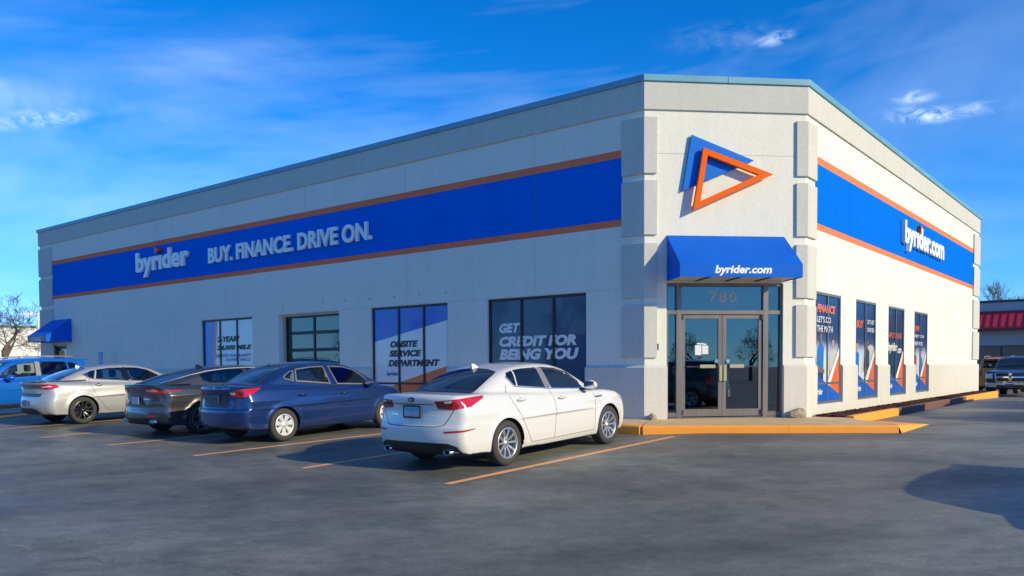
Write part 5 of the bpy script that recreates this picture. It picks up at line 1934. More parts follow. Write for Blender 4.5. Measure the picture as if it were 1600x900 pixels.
def blue_sedan():
    sp = dict(id='blue', L=4.505, R=.318, arch=.352, track=.868, axles=(.98, 3.63), zc=1.02, tum=.40, tumc=.12, crown=.03, rear_bow=.17, k=.06, kr=.11, kc=.09, flare=.014,
              roof=[(.22, .97), (.52, 1.10), (.85, 1.27), (1.15, 1.395), (1.45, 1.468), (1.8, 1.50), (2.15, 1.503), (2.5, 1.480), (2.8, 1.415), (3.15, 1.25), (3.5, 1.06), (3.75, .92)],
              deck=[(-.1, 1.08), (.05, 1.105), (.14, 1.112), (.55, 1.105), (1.0, 1.08), (1.7, 1.02), (2.5, .975), (3.1, .965), (3.5, .955), (3.9, .90), (4.2, .82), (4.4, .72), (4.5, .62)],
              plan=[(-.1, .77), (.15, .81), (.5, .85), (1.0, .876), (1.9, .887), (2.8, .885), (3.6, .875), (4.0, .84), (4.3, .77), (4.6, .68)],
              sec=[(.10, -.11), (.22, -.055), (.30, -.028), (.42, -.008), (.56, 0), (.72, -.002), (.80, -.002), (.845, -.014), (.95, -.048), (1.03, -.085), (1.12, -.13)],
              cw=[(.15, .63), (.5, .69), (.9, .73), (1.4, .765), (2.1, .78), (2.8, .77), (3.3, .735), (3.7, .68)],
              xr=[(.10, .18), (.25, .08), (.36, .02), (.46, .0), (.60, .002), (.655, .012), (.675, .045), (.72, .055), (.93, .070), (1.02, .055), (1.08, .045), (1.13, .055)],
              xf=[(.10, .16), (.25, .06), (.45, .0), (.6, .02), (.75, .12), (.9, .28)],
              zb=[(0, .30), (.6, .25), (1.4, .215), (3.2, .20), (4.0, .22), (4.5, .26)])
    P = car_paint('dark_blue_metallic_paint', (.010, .040, .165), .42, .27)
    cb = CarBuilder(sp, 'blue_sedan', 'dark blue sedan with red tail lights and silver hubcaps beside the white sedan', car_at(-5.48, -5.66, .98), math.pi / 2, SLOPE)
    tr = mat('satin_window_frame', (.30, .30, .28), .35, .6)
    cb.glass('quarter_window', 'right', [(1.14, 1.235), (1.16, 1.185), (1.30, 1.145), (1.345, 1.138), (1.40, 1.340), (1.30, 1.325)], TINT, True, .014, frit_mat=tr)
    cb.glass('side_window', 'right', [(1.385, 1.128), (2.20, 1.032), (2.145, 1.398), (1.84, 1.400), (1.5, 1.372), (1.445, 1.355)], TINT_CLEAR, True, .022, frit_mat=tr)
    cb.glass('side_window', 'right', [(2.36, 1.018), (3.10, .972), (3.22, .985), (3.15, 1.12), (2.90, 1.295), (2.63, 1.372), (2.25, 1.398)], TINT_CLEAR, True, .022, frit_mat=tr)
    cb.strip('window_trim', 'right', [(1.11, 1.215), (1.16, 1.165), (1.40, 1.112), (2.3, 1.008), (3.25, .955)], .016, BLACK, off=.004)
    cb.glass('rear_window', 'top', [(.53, -.58), (.49, -.3), (.48, 0), (.49, .3), (.53, .58), (.85, .565), (1.12, .53), (1.27, .48), (1.33, .3), (1.35, 0), (1.33, -.3), (1.27, -.48), (1.12, -.53), (.85, -.565)], TINT_CLEAR, True, .03, mirror=False)
    cb.glass('windscreen', 'top', [(2.74, -.51), (2.79, -.25), (2.81, 0), (2.79, .25), (2.74, .51), (3.1, .60), (3.46, .66), (3.56, .4), (3.6, 0), (3.56, -.4), (3.46, -.66), (3.1, -.60)], TINT_CLEAR, True, .035, mirror=False)
    cb.body(P)
    tl = cb.patch('tail_light', 'corner', [(.385, 1.005), (.42, .915), (.60, .895), (.72, .905), (.86, .985), (.93, 1.045), (.88, 1.055), (.62, 1.04)], TAIL, off=.007, res=.04)
    cb.patch('reversing_lens', 'corner', [(.40, .985), (.415, .945), (.50, .945), (.50, .985)], LENS_CLEAR, off=.011, res=.03, parent=tl)
    cb.patch('lamp_ring', 'corner', [(.62 + .055 * math.cos(t), .965 + .05 * math.sin(t)) for t in [2 * math.pi * k / 16 for k in range(16)]], TAIL_DARK, off=.011, res=.03, parent=tl)
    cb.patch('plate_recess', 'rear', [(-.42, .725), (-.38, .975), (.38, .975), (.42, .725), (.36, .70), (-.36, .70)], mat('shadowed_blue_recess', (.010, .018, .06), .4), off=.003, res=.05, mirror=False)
    cb.strip('boot_groove', 'rear', [(-.38, .985), (.38, .985)], .022, P, off=.016, mirror=False)
    o = MB().box(-.004, .004, -.16, .16, -.085, .085).build('plate_holder', PLATE_GREY, cb.root, bevel=.004)
    x0 = np.nanmin(cb.project('rear', [(0, .92), (0, .77)])[:, 0])
    o.location = (x0 - .012, 0, .855)
    for y in (-.06, .06):
        mb = MB(); mb.tube([(-.004, y, .0), (-.012, y, .0)], .016, 8); mb.build('plate_bolt', BLACK, o)
    rear_text(cb, 'H', .035, -.035, 1.045, 1.085, CHROME, .06, 'emblem', .3)
    rear_text(cb, 'ELANTRA', -.26, -.46, 1.05, 1.075, CHROME)
    cb.strip('panel_gap', 'rear', [(-.60, .90), (-.56, .72), (-.50, .668), (.50, .668), (.56, .72), (.60, .90)], .009, SEAM, off=.002, mirror=False)
    cb.strip('panel_gap', 'corner', [(.72, .90), (.80, .80), (.85, .675), (1.00, .665), (1.12, .655)], .006, SEAM, off=.0015)
    cb.strip('bumper_lip', 'rear', [(-.74, .36), (-.3, .345), (.3, .345), (.74, .36)], .014, mat('scuffed_edge', (.16, .18, .22), .4, .5), off=.004, mirror=False)
    common_seams(cb, [(3.22, .955), (3.28, .80), (3.26, .55), (3.24, .29)], [(2.30, 1.0), (2.33, .82), (2.33, .60), (2.28, .29)], [(1.24, 1.13), (1.20, .94), (1.36, .66), (1.50, .46), (1.64, .30)], .29, None)
    handle(cb, 1.43, .865, P, .19); handle(cb, 2.46, .825, P, .19)
    mirrors(cb, 3.10, .83, 1.02, P, .95)
    fin(cb, 1.30, P, .05, .05)
    seats(cb, SEAT_BEIGE, [(1.75, (-.36, .36)), (2.62, (-.36, .36))], .40, .48)
    MB().box(2.95, 3.35, -.66, .66, .62, .93).build('dashboard', SEAT_DARK, cb.root, bevel=.05)
    wheels(cb, .318, .195, .205, dict(mat=HUBCAP, spokes=[(k * 360 / 7 + 10, (.062, .118)) for k in range(7)], hub=.075, dish=.010, ri=.05))
blue_sedan()

def grey_fastback():
    sp = dict(id='grey', L=4.83, R=.335, arch=.368, track=.918, axles=(1.00, 3.905), zc=1.00, tum=.46, tumc=.10, crown=.03, rear_bow=.17, k=.055, kr=.10, kc=.08, flare=.022,
              roof=[(.02, 1.00), (.20, 1.085), (.45, 1.165), (.8, 1.265), (1.15, 1.345), (1.5, 1.393), (1.9, 1.415), (2.3, 1.415), (2.65, 1.388), (3.0, 1.31), (3.4, 1.14), (3.75, .97)],
              deck=[(-.12, 1.045), (.0, 1.075), (.07, 1.085), (.3, 1.07), (.8, 1.045), (1.5, 1.005), (2.4, .965), (3.2, .96), (3.7, .95), (4.2, .88), (4.55, .78), (4.8, .66)],
              plan=[(-.1, .82), (.15, .87), (.5, .915), (1.0, .935), (1.8, .925), (2.8, .925), (3.9, .93), (4.3, .89), (4.65, .80), (4.9, .70)],
              sec=[(.10, -.13), (.20, -.06), (.30, -.03), (.45, -.006), (.60, -.012), (.75, 0), (.84, .0), (.90, -.022), (1.0, -.07), (1.1, -.14)],
              cw=[(.0, .62), (.3, .68), (.8, .74), (1.4, .78), (2.1, .80), (2.9, .79), (3.4, .755), (3.8, .70)],
              xr=[(.10, .16), (.22, .08), (.30, .035), (.42, .0), (.52, .006), (.60, .024), (.66, .034), (.88, .052), (.96, .045), (1.02, .015), (1.06, -.015), (1.09, -.02)],
              xf=[(.10, .16), (.25, .06), (.45, .0), (.6, .02), (.75, .12), (.9, .28)],
              zb=[(0, .25), (.6, .22), (1.4, .185), (3.2, .18), (4.0, .19), (4.8, .24)])
    P = car_paint('charcoal_metallic_paint', (.085, .090, .100), .65, .28)
    cb = CarBuilder(sp, 'grey_fastback', 'charcoal grey fastback with red light strips and quad exhausts', car_at(-8.33, -5.69, 1.00), math.pi / 2, SLOPE)
    cb.glass('side_window', 'right', [(1.12, 1.255), (1.17, 1.12), (1.32, 1.070), (2.22, 1.01), (2.17, 1.335), (1.7, 1.328), (1.35, 1.295)], TINT, True, .02)
    cb.glass('side_window', 'right', [(2.34, 1.005), (3.18, .98), (3.25, .99), (3.10, 1.14), (2.85, 1.262), (2.6, 1.318), (2.28, 1.335)], TINT, True, .02)
    cb.strip('window_trim', 'right', [(.34, 1.105), (.62, 1.175), (.95, 1.25), (1.35, 1.315), (1.8, 1.35), (2.3, 1.354), (2.65, 1.335)], .024, mat('bright_trim', (.78, .78, .76), .35, .3), off=.005)
    cb.glass('rear_window', 'top', [(.30, -.56), (.27, -.3), (.26, 0), (.27, .3), (.30, .56), (.8, .56), (1.2, .53), (1.36, .48), (1.42, .3), (1.43, 0), (1.42, -.3), (1.36, -.48), (1.2, -.53), (.8, -.56)], TINT_DARK, False, .03, mirror=False)
    cb.glass('windscreen', 'top', [(2.72, -.53), (2.77, -.25), (2.79, 0), (2.77, .25), (2.72, .53), (3.1, .62), (3.55, .68), (3.66, .4), (3.7, 0), (3.66, -.4), (3.55, -.68), (3.1, -.62)], TINT, True, .03, mirror=False)
    cb.body(P)
    cb.patch('roof_panel', 'top', [(1.50, -.50), (1.50, .50), (2.65, .50), (2.68, .2), (2.68, -.2), (2.65, -.50)], GLOSS_BLACK, off=.004, res=.08, mirror=False)
    tl = cb.patch('tail_light', 'corner', [(.22, 1.015), (.30, .925), (.42, .905), (.66, .905), (.80, .925), (1.02, .935), (1.02, .955), (.78, .952), (.62, .965), (.55, 1.012)], TAIL, off=.006, res=.035)
    cb.patch('inner_lens', 'corner', [(.30, .995), (.345, .945), (.52, .935), (.60, .955), (.51, .998)], mat('pale_red_lens', (.62, .33, .33), .15, coat=1.), off=.010, res=.03, parent=tl)
    cb.patch('plate_recess', 'rear', [(-.36, .675), (-.22, .845), (.22, .845), (.36, .675)], BLACK, off=.003, res=.05, mirror=False)
    plate(cb, -.155, .155, .68, .835, PLATE, frame=False)
    cb.strip('spoiler_lip', 'rear', [(-.72, 1.055), (-.4, 1.070), (0, 1.075), (.4, 1.070), (.72, 1.055)], .035, GLOSS_BLACK, off=.012, mirror=False)
    rear_text(cb, 'STINGER', -.30, -.62, .775, .80, CHROME)
    rear_text(cb, 'GT', -.30, -.38, .815, .835, INK_WHITE)
    rear_text(cb, '< >', .06, -.06, .93, .955, CHROME, .03, 'emblem')
    cb.patch('bumper_diffuser', 'rear', [(-.72, .25), (-.66, .345), (-.50, .40), (-.2, .385), (.2, .385), (.50, .40), (.66, .345), (.72, .25), (.4, .235), (-.4, .235)], BLACK, off=.006, mirror=False)
    cb.patch('rear_reflector', 'rear', [(-.62, .455), (-.62, .425), (-.40, .420), (-.40, .448)], REFLECT, off=.007)
    cb.strip('panel_gap', 'rear', [(-.62, .90), (-.56, .66), (-.50, .615), (.50, .615), (.56, .66), (.62, .90)], .009, SEAM, off=.002, mirror=False)
    common_seams(cb, [(3.32, .95), (3.40, .80), (3.38, .55), (3.36, .28)], [(2.28, 1.0), (2.31, .82), (2.31, .60), (2.27, .28)], [(1.02, 1.24), (1.04, 1.05), (1.22, .80), (1.42, .58), (1.52, .30)], .28, None)
    handle(cb, 1.38, .90, P, .2); handle(cb, 2.46, .86, P, .2)
    cb.patch('fender_vent', 'right', [(3.46, .70), (3.47, .60), (3.52, .60), (3.53, .72)], BLACK)
    mirrors(cb, 3.12, .86, 1.02, P)
    exhaust(cb, .055, (-.60, -.50, .50, .60), .325, .042, 1.0)
    fin(cb, 1.50, GLOSS_BLACK, .065, .20)
    seats(cb, SEAT_DARK, [(1.85, (-.36, .36)), (2.78, (-.38, .38))], .33, .5)
    MB().box(3.05, 3.45, -.68, .68, .60, .92).build('dashboard', SEAT_DARK, cb.root, bevel=.05)
    wheels(cb, .335, .24, .245, dict(mat=mat('machined_alloy', (.30, .31, .32), .3, .85), spokes=double_spokes(5, 11, (.030, .050), 8), hub=.06, dish=.03))
grey_fastback()

def silver_sedan():
    sp = dict(id='silver', L=4.67, R=.335, arch=.372, track=.892, axles=(.98, 3.683), zc=1.01, tum=.42, tumc=.12, crown=.035, rear_bow=.20, k=.08, kr=.11, kc=.10, flare=.016,
              roof=[(.22, .98), (.48, 1.10), (.8, 1.245), (1.1, 1.345), (1.45, 1.418), (1.8, 1.448), (2.15, 1.450), (2.5, 1.425), (2.8, 1.362), (3.15, 1.22), (3.5, 1.05), (3.75, .92)],
              deck=[(-.1, 1.09), (.05, 1.115), (.16, 1.112), (.5, 1.09), (1.0, 1.06), (1.7, 1.015), (2.5, .975), (3.1, .965), (3.55, .955), (4.0, .89), (4.35, .79), (4.6, .66)],
              plan=[(-.1, .80), (.15, .845), (.5, .882), (1.0, .905), (1.9, .912), (2.8, .91), (3.6, .90), (4.1, .86), (4.4, .79), (4.75, .68)],
              sec=[(.10, -.12), (.22, -.055), (.30, -.030), (.42, -.006), (.58, 0), (.74, -.006), (.86, -.016), (.96, -.045), (1.04, -.085), (1.12, -.13)],
              cw=[(.15, .64), (.5, .70), (.9, .745), (1.4, .78), (2.1, .795), (2.8, .785), (3.3, .75), (3.7, .69)],
              xr=[(.10, .18), (.24, .09), (.36, .025), (.48, .0), (.60, .008), (.68, .035), (.80, .055), (.95, .055), (1.04, .015), (1.09, .0), (1.13, .01)],
              xf=[(.10, .16), (.25, .06), (.45, .0), (.6, .02), (.75, .12), (.9, .28)],
              zb=[(0, .28), (.6, .24), (1.4, .205), (3.2, .20), (4.0, .21), (4.67, .26)])
    P = car_paint('silver_metallic_paint', (.50, .50, .495), .40, .34)
    cb = CarBuilder(sp, 'silver_sedan', 'silver sedan with dark alloy wheels parked beside the blue crossover', car_at(-13.36, -5.90, .98), math.pi / 2, SLOPE)
    cb.glass('quarter_window', 'right', [(1.12, 1.225), (1.25, 1.125), (1.345, 1.105), (1.425, 1.315), (1.30, 1.290)], TINT_CLEAR, True, .014)
    cb.glass('side_window', 'right', [(1.385, 1.100), (2.10, 1.030), (2.06, 1.352), (1.75, 1.352), (1.465, 1.322)], TINT_CLEAR, True, .016)
    cb.glass('side_window', 'right', [(2.27, 1.015), (3.05, .965), (3.18, .98), (3.02, 1.12), (2.76, 1.265), (2.5, 1.33), (2.15, 1.352)], TINT_CLEAR, True, .016)
    cb.strip('window_trim', 'right', [(1.09, 1.228), (1.24, 1.110), (1.40, 1.085), (2.2, 1.008), (3.2, .955)], .014, GLOSS_BLACK, off=.004)
    cb.strip('pillar_trim', 'right', [(2.185, 1.02), (2.105, 1.35)], .15, GLOSS_BLACK, off=.0025)
    cb.glass('rear_window', 'top', [(.50, -.58), (.46, -.3), (.45, 0), (.46, .3), (.50, .58), (.82, .57), (1.1, .53), (1.25, .48), (1.31, .3), (1.33, 0), (1.31, -.3), (1.25, -.48), (1.1, -.53), (.82, -.57)], TINT, True, .03, mirror=False)
    cb.glass('windscreen', 'top', [(2.74, -.52), (2.79, -.25), (2.81, 0), (2.79, .25), (2.74, .52), (3.1, .61), (3.46, .67), (3.56, .4), (3.6, 0), (3.56, -.4), (3.46, -.67), (3.1, -.61)], TINT_CLEAR, True, .035, mirror=False)
    cb.body(P)
    tl = cb.patch('tail_light', 'corner', [(.46, 1.01), (.50, .915), (.66, .890), (.80, .895), (.93, .935), (.86, 1.00), (.70, 1.03)], TAIL, off=.006, res=.04)
    cb.patch('reversing_lens', 'corner', [(.52, .975), (.54, .940), (.66, .945), (.80, .955), (.74, .985)], LENS_CLEAR, off=.010, res=.03, parent=tl)
    cb.patch('light_bar', 'rear', [(-.58, .915), (-.58, 1.005), (.58, 1.005), (.58, .915)], mat('smoked_red_bar', (.16, .10, .10), .2, coat=1.), off=.004, mirror=False)
    cb.patch('plate_recess', 'rear', [(-.56, .72), (-.60, .80), (.60, .80), (.56, .72)], mat('dark_silver_recess', (.10, .10, .10), .4, .4), off=.003, mirror=False)
    plate(cb, -.16, .16, .50, .64, mat('dim_plate', (.22, .27, .33), .4), frame=False)
    cb.strip('spoiler_lip', 'rear', [(-.74, 1.07), (-.4, 1.085), (0, 1.09), (.4, 1.085), (.74, 1.07)], .04, mat('dark_spoiler', (.10, .10, .11), .3, .3), off=.012, mirror=False)
    cb.patch('bumper_diffuser', 'rear', [(-.62, .28), (-.46, .40), (-.3, .44), (.3, .44), (.46, .40), (.62, .28), (.4, .26), (-.4, .26)], BLACK, off=.005, mirror=False)
    cb.strip('bumper_crease', 'rear', [(-.66, .29), (-.48, .42), (-.3, .455), (.3, .455), (.48, .42), (.66, .29)], .018, CHROME, off=.005, mirror=False)
    common_seams(cb, [(3.20, .955), (3.28, .80), (3.26, .55), (3.24, .28)], [(2.20, 1.0), (2.24, .82), (2.24, .60), (2.20, .28)], [(1.21, 1.09), (1.20, .95), (1.33, .64), (1.50, .40), (1.60, .29)], .28, None)
    handle(cb, 1.40, .945, P, .2); handle(cb, 2.40, .905, P, .2)
    cb.strip('fuel_flap', 'right', [(.80 + .075 * math.cos(t), .90 + .075 * math.sin(t)) for t in [2 * math.pi * k / 24 for k in range(25)]], .006, mat('flap_gap', (.25, .25, .24), .5), off=.0015, mirror=False)
    mirrors(cb, 3.05, .85, 1.03, P)
    fin(cb, 1.28, P, .06, .16)
    seats(cb, SEAT_DARK, [(1.75, (-.36, .36)), (2.62, (-.37, .37))], .34, .5)
    MB().box(2.95, 3.35, -.68, .68, .60, .92).build('dashboard', SEAT_DARK, cb.root, bevel=.05)
    wheels(cb, .335, .215, .235, dict(mat=ALLOY_DARK, spokes=double_spokes(5, 15, (.032, .052), 4), hub=.06, dish=.026))
silver_sedan()

def crossover(name, label, P, loc, yaw, pitch, cat='car', rails=True):
    sp = dict(id='cross', cat=cat, L=4.28, R=.34, arch=.375, track=.880, axles=(.80, 3.355), zc=1.10, tum=.30, tumc=.08, crown=.03, rear_bow=.16, front_bow=.26, k=.07, kr=.10, kc=.10, flare=.02,
              roof=[(-.03, 1.12), (.08, 1.36), (.20, 1.545), (.30, 1.575), (.7, 1.615), (1.3, 1.645), (1.9, 1.645), (2.3, 1.605), (2.6, 1.52), (2.95, 1.33), (3.25, 1.13)],
              deck=[(-.1, 1.02), (.1, 1.06), (1.0, 1.065), (2.0, 1.04), (2.8, 1.035), (3.2, 1.04), (3.6, 1.0), (3.95, .93), (4.2, .80), (4.3, .70)],
              plan=[(-.1, .78), (.15, .83), (.5, .868), (1.0, .888), (2.0, .888), (3.0, .888), (3.5, .88), (3.9, .84), (4.15, .77), (4.4, .68)],
              sec=[(.10, -.12), (.22, -.05), (.32, -.025), (.48, -.004), (.62, 0), (.82, -.004), (.92, -.02), (1.02, -.055), (1.1, -.10)],
              cw=[(-.1, .66), (.2, .71), (.7, .75), (1.4, .775), (2.1, .78), (2.7, .765), (3.2, .71)],
              xr=[(.10, .16), (.25, .06), (.40, .0), (.60, .0), (.70, .03), (.95, .05), (1.1, .06)],
              xf=[(.10, .14), (.25, .05), (.45, .0), (.7, .02), (.85, .08), (1.0, .22)],
              zb=[(0, .30), (.6, .26), (1.4, .22), (3.2, .22), (3.9, .24), (4.3, .28)])
    cb = CarBuilder(sp, name, label, loc, yaw, pitch)
    cb.glass('quarter_window', 'right', [(.42, 1.21), (.50, 1.17), (.74, 1.155), (.76, 1.47), (.60, 1.46), (.47, 1.36)], TINT_DARK, False, .016)
    cb.glass('side_window', 'right', [(.80, 1.15), (1.62, 1.115), (1.60, 1.515), (1.2, 1.510), (.82, 1.485)], TINT, True, .02)
    cb.glass('side_window', 'right', [(1.80, 1.11), (2.72, 1.085), (2.86, 1.09), (2.70, 1.25), (2.45, 1.415), (2.2, 1.485), (1.76, 1.515)], TINT_CLEAR, True, .02)
    cb.strip('pillar_trim', 'right', [(1.715, 1.11), (1.68, 1.515)], .13, mat('grey_pillar', (.28, .27, .25), .4), off=.0025)
    cb.glass('windscreen', 'top', [(2.32, -.55), (2.38, -.25), (2.40, 0), (2.38, .25), (2.32, .55), (2.7, .62), (3.05, .66), (3.14, .4), (3.18, 0), (3.14, -.4), (3.05, -.66), (2.7, -.62)], TINT_CLEAR, True, .035, mirror=False)
    cb.glass('rear_window', 'rear', [(-.55, 1.14), (.55, 1.14), (.48, 1.46), (-.48, 1.46)], TINT_DARK, False, .03, mirror=False)
    cb.body(P)
    cb.patch('sill_cladding', 'right', [(1.22, .22), (1.22, .34), (2.94, .34), (2.94, .22)], BLACK, off=.006)
    cb.patch('tail_light', 'corner', [(.46, .98), (.50, .78), (.68, .76), (.80, .86), (.78, 1.02), (.60, 1.03)], TAIL, off=.006, res=.04)
    cb.patch('headlight', 'fcorner', [(.50, .80), (.62, .72), (.92, .80), (1.12, .93), (.95, .94), (.65, .88)], LENS_CLEAR, off=.006, res=.04)
    cb.patch('grille', 'front', [(-.46, .50), (-.52, .76), (.52, .76), (.46, .50)], BLACK, off=.004, mirror=False)
    cb.strip('grille_bar', 'front', [(-.52, .66), (.52, .66)], .05, CHROME, off=.01, mirror=False)
    cb.patch('lower_intake', 'front', [(-.60, .30), (-.62, .42), (.62, .42), (.60, .30)], BLACK, off=.004, mirror=False)
    common_seams(cb, [(2.90, 1.02), (2.94, .85), (2.93, .6), (2.90, .36)], [(1.71, 1.09), (1.72, .85), (1.72, .6), (1.70, .36)], [(.80, 1.10), (.88, .90), (1.02, .72), (1.14, .50), (1.22, .36)], .36, None)
    handle(cb, 1.02, .98, P, .2); handle(cb, 1.98, .95, P, .2)
    mirrors(cb, 2.62, .86, 1.10, P, 1.1)
    for sg in ((1, -1) if rails else ()):
        mb = MB(); mb.tube([(.45, sg * .52, 1.595), (.55, sg * .54, 1.635), (1.3, sg * .55, 1.675), (2.0, sg * .53, 1.665), (2.15, sg * .52, 1.63)], .018, 8)
        mb.build('roof_rail', mat('satin_rail', (.55, .55, .56), .35, .7), cb.root, True)
    MB().box(-.02, .26, -.52, .52, 1.515, 1.555).build('spoiler', P, cb.root, bevel=.015)
    seats(cb, SEAT_DARK, [(1.25, (-.36, .36)), (2.1, (-.37, .37))], .48, .5)
    MB().box(2.45, 2.85, -.66, .66, .75, 1.05).build('dashboard', SEAT_DARK, cb.root, bevel=.05)
    wheels(cb, .34, .215, .225, dict(mat=ALLOY, spokes=double_spokes(5, 14, (.03, .05), 10), hub=.06, dish=.026))
    return cb.root
BLUE2 = car_paint('bright_blue_metallic_paint', (.004, .14, .62), .25, .3)
yr = -3.35
crossover('blue_crossover', 'bright blue crossover backed in at the far end of the row', BLUE2, (-18.35, yr, G(-18.15, yr)), -math.pi / 2 + math.radians(7), -SLOPE)

def pickup(name, label, P, loc, yaw, detail=True):
    sp = dict(id='pickup', cat='pickup', L=5.75, R=.40, arch=.445, track=.97, axles=(1.22, 4.80), zc=1.25, tum=.24, tumc=.06, crown=.02, rear_bow=.04, front_bow=.16, k=.07, kr=.09, kc=.10, flare=.025, well_in=.60,
              roof=[(1.95, 1.10), (2.02, 1.50), (2.12, 1.72), (2.30, 1.775), (2.9, 1.80), (3.3, 1.79), (3.6, 1.72), (3.95, 1.52), (4.3, 1.28)],
              deck=[(-.1, 1.20), (.1, 1.24), (1.9, 1.25), (2.2, 1.22), (3.6, 1.22), (4.2, 1.24), (5.0, 1.20), (5.4, 1.15), (5.65, 1.06), (5.8, .95)],
              plan=[(-.1, .96), (.3, .985), (1.2, .995), (3.0, .995), (4.8, .995), (5.3, .97), (5.6, .92), (5.9, .86)],
              sec=[(.10, -.10), (.35, -.04), (.50, -.01), (.75, 0), (1.0, -.006), (1.12, -.03), (1.25, -.08)],
              cw=[(1.9, .80), (2.4, .835), (3.2, .84), (3.8, .82), (4.3, .76)],
              xr=[(.10, .14), (.4, .02), (.6, .0), (1.0, .02), (1.25, .03)],
              xf=[(.10, .25), (.35, .12), (.45, .04), (.62, .0), (.66, .10), (.80, .08), (1.05, .12), (1.2, .2)],
              zb=[(0, .48), (1.2, .42), (3.2, .40), (4.8, .40), (5.4, .36), (5.75, .40)])
    cb = CarBuilder(sp, name, label, loc, yaw, 0)
    cb.glass('side_window', 'right', [(2.20, 1.27), (2.95, 1.26), (2.93, 1.66), (2.45, 1.65), (2.25, 1.58)], TINT_DARK, False, .02)
    cb.glass('side_window', 'right', [(3.05, 1.26), (3.95, 1.25), (4.05, 1.28), (3.72, 1.55), (3.45, 1.65), (3.03, 1.66)], TINT_DARK, False, .02)
    cb.glass('windscreen', 'top', [(3.48, -.62), (3.54, -.3), (3.56, 0), (3.54, .3), (3.48, .62), (3.8, .68), (4.15, .72), (4.24, .4), (4.28, 0), (4.24, -.4), (4.15, -.72), (3.8, -.68)], TINT, True, .04, mirror=False)
    cb.body(P, .028)
    g = cb.patch('grille', 'front', [(-.50, .70), (-.56, 1.06), (.56, 1.06), (.50, .70)], BLACK, off=.004, mirror=False)
    cb.patch('grille_surround', 'front', [(-.54, .665), (-.60, 1.09), (.60, 1.09), (.54, .665)], CHROME, off=.014, ring=.05, mirror=False)
    cb.strip('grille_bar', 'front', [(-.54, .88), (.54, .88)], .055, CHROME, off=.016, mirror=False)
    cb.strip('grille_bar', 'front', [(0, .70), (0, 1.06)], .11, CHROME, off=.018, mirror=False)
    cb.patch('emblem', 'front', [(-.05, .84), (-.065, .96), (.065, .96), (.05, .84), (0, .80)], GLOSS_BLACK, off=.022, mirror=False, res=.04)
    cb.patch('headlight', 'front', [(-.66, .82), (-.90, .84), (-.92, 1.00), (-.68, 1.05)], LENS_CLEAR, off=.008, res=.04)
    cb.patch('front_bumper', 'front', [(-.93, .46), (-.95, .64), (.95, .64), (.93, .46)], mat('brushed_chrome', (.72, .71, .68), .32, .7), off=.012, mirror=False, res=.06)
    cb.patch('lower_intake', 'front', [(-.50, .47), (-.50, .555), (.50, .555), (.50, .47)], BLACK, off=.018, mirror=False)
    cb.patch('front_plate', 'front', [(-.16, .52), (-.16, .64), (.16, .64), (.16, .52)], mat('front_plate_blue', (.10, .16, .26), .4), off=.024, mirror=False)
    cb.patch('tail_light', 'corner', [(.62, 1.14), (.62, .82), (.78, .82), (.78, 1.14)], TAIL, off=.006, res=.05)
    cb.strip('panel_gap', 'right', [(3.0, 1.24), (3.0, .5)], .008, SEAM); cb.strip('panel_gap', 'right', [(4.05, 1.22), (4.1, .9), (4.05, .5)], .008, SEAM); cb.strip('panel_gap', 'right', [(2.08, 1.24), (2.08, .5)], .012, SEAM)
    handle(cb, 3.2, 1.05, P, .2); handle(cb, 2.30, 1.05, P, .2)
    mirrors(cb, 3.92, .98, 1.38, BLACK, 1.3)
    seats(cb, SEAT_DARK, [(3.05, (-.40, .40))], .70, .5)
    wheels(cb, .40, .27, .245, dict(mat=ALLOY, spokes=[(k * 72 + 10, (.07, .11)) for k in range(5)], hub=.08, dish=.03))
    return cb.root
NAVY = car_paint('dark_slate_blue_paint', (.025, .042, .065), .4, .35)
pickup('pickup_truck', 'dark slate pickup facing the camera past the far end of the mulch bed', NAVY, (3.45, 25.0 + 5.75, G(3.4, 27.8)), -math.pi / 2)
OR2 = car_paint('orange_paint', (.90, .27, .03), .0, .35)
crossover('orange_crossover', 'orange crossover half hidden behind the building corner and the dark pickup', OR2, (2.0, 31.4, G(1, 30)), math.pi / 2, 0).scale = (1.1, 1.04, 1.13)
# vehicles that stand just outside the picture on the right; their shadows fall into it
GR3 = car_paint('graphite_paint', (.06, .062, .065), .4, .35)
crossover('graphite_crossover', 'graphite crossover standing outside the picture right of the foreground', GR3, (10.35, -2.7, G(5, -4.8)), -math.pi / 2, -SLOPE, rails=False)
pickup('pickup_truck', 'graphite pickup standing outside the picture beside the mulch bed', GR3, (7.02, 11.4 + 5.75, -.17), -math.pi / 2)
SILV = MATS['silver_metallic_paint']
crossover('silver_crossover', 'silver crossover standing outside the picture beside the mulch bed', SILV, (7.15, 5.4 + 4.28, -.17), -math.pi / 2, 0)

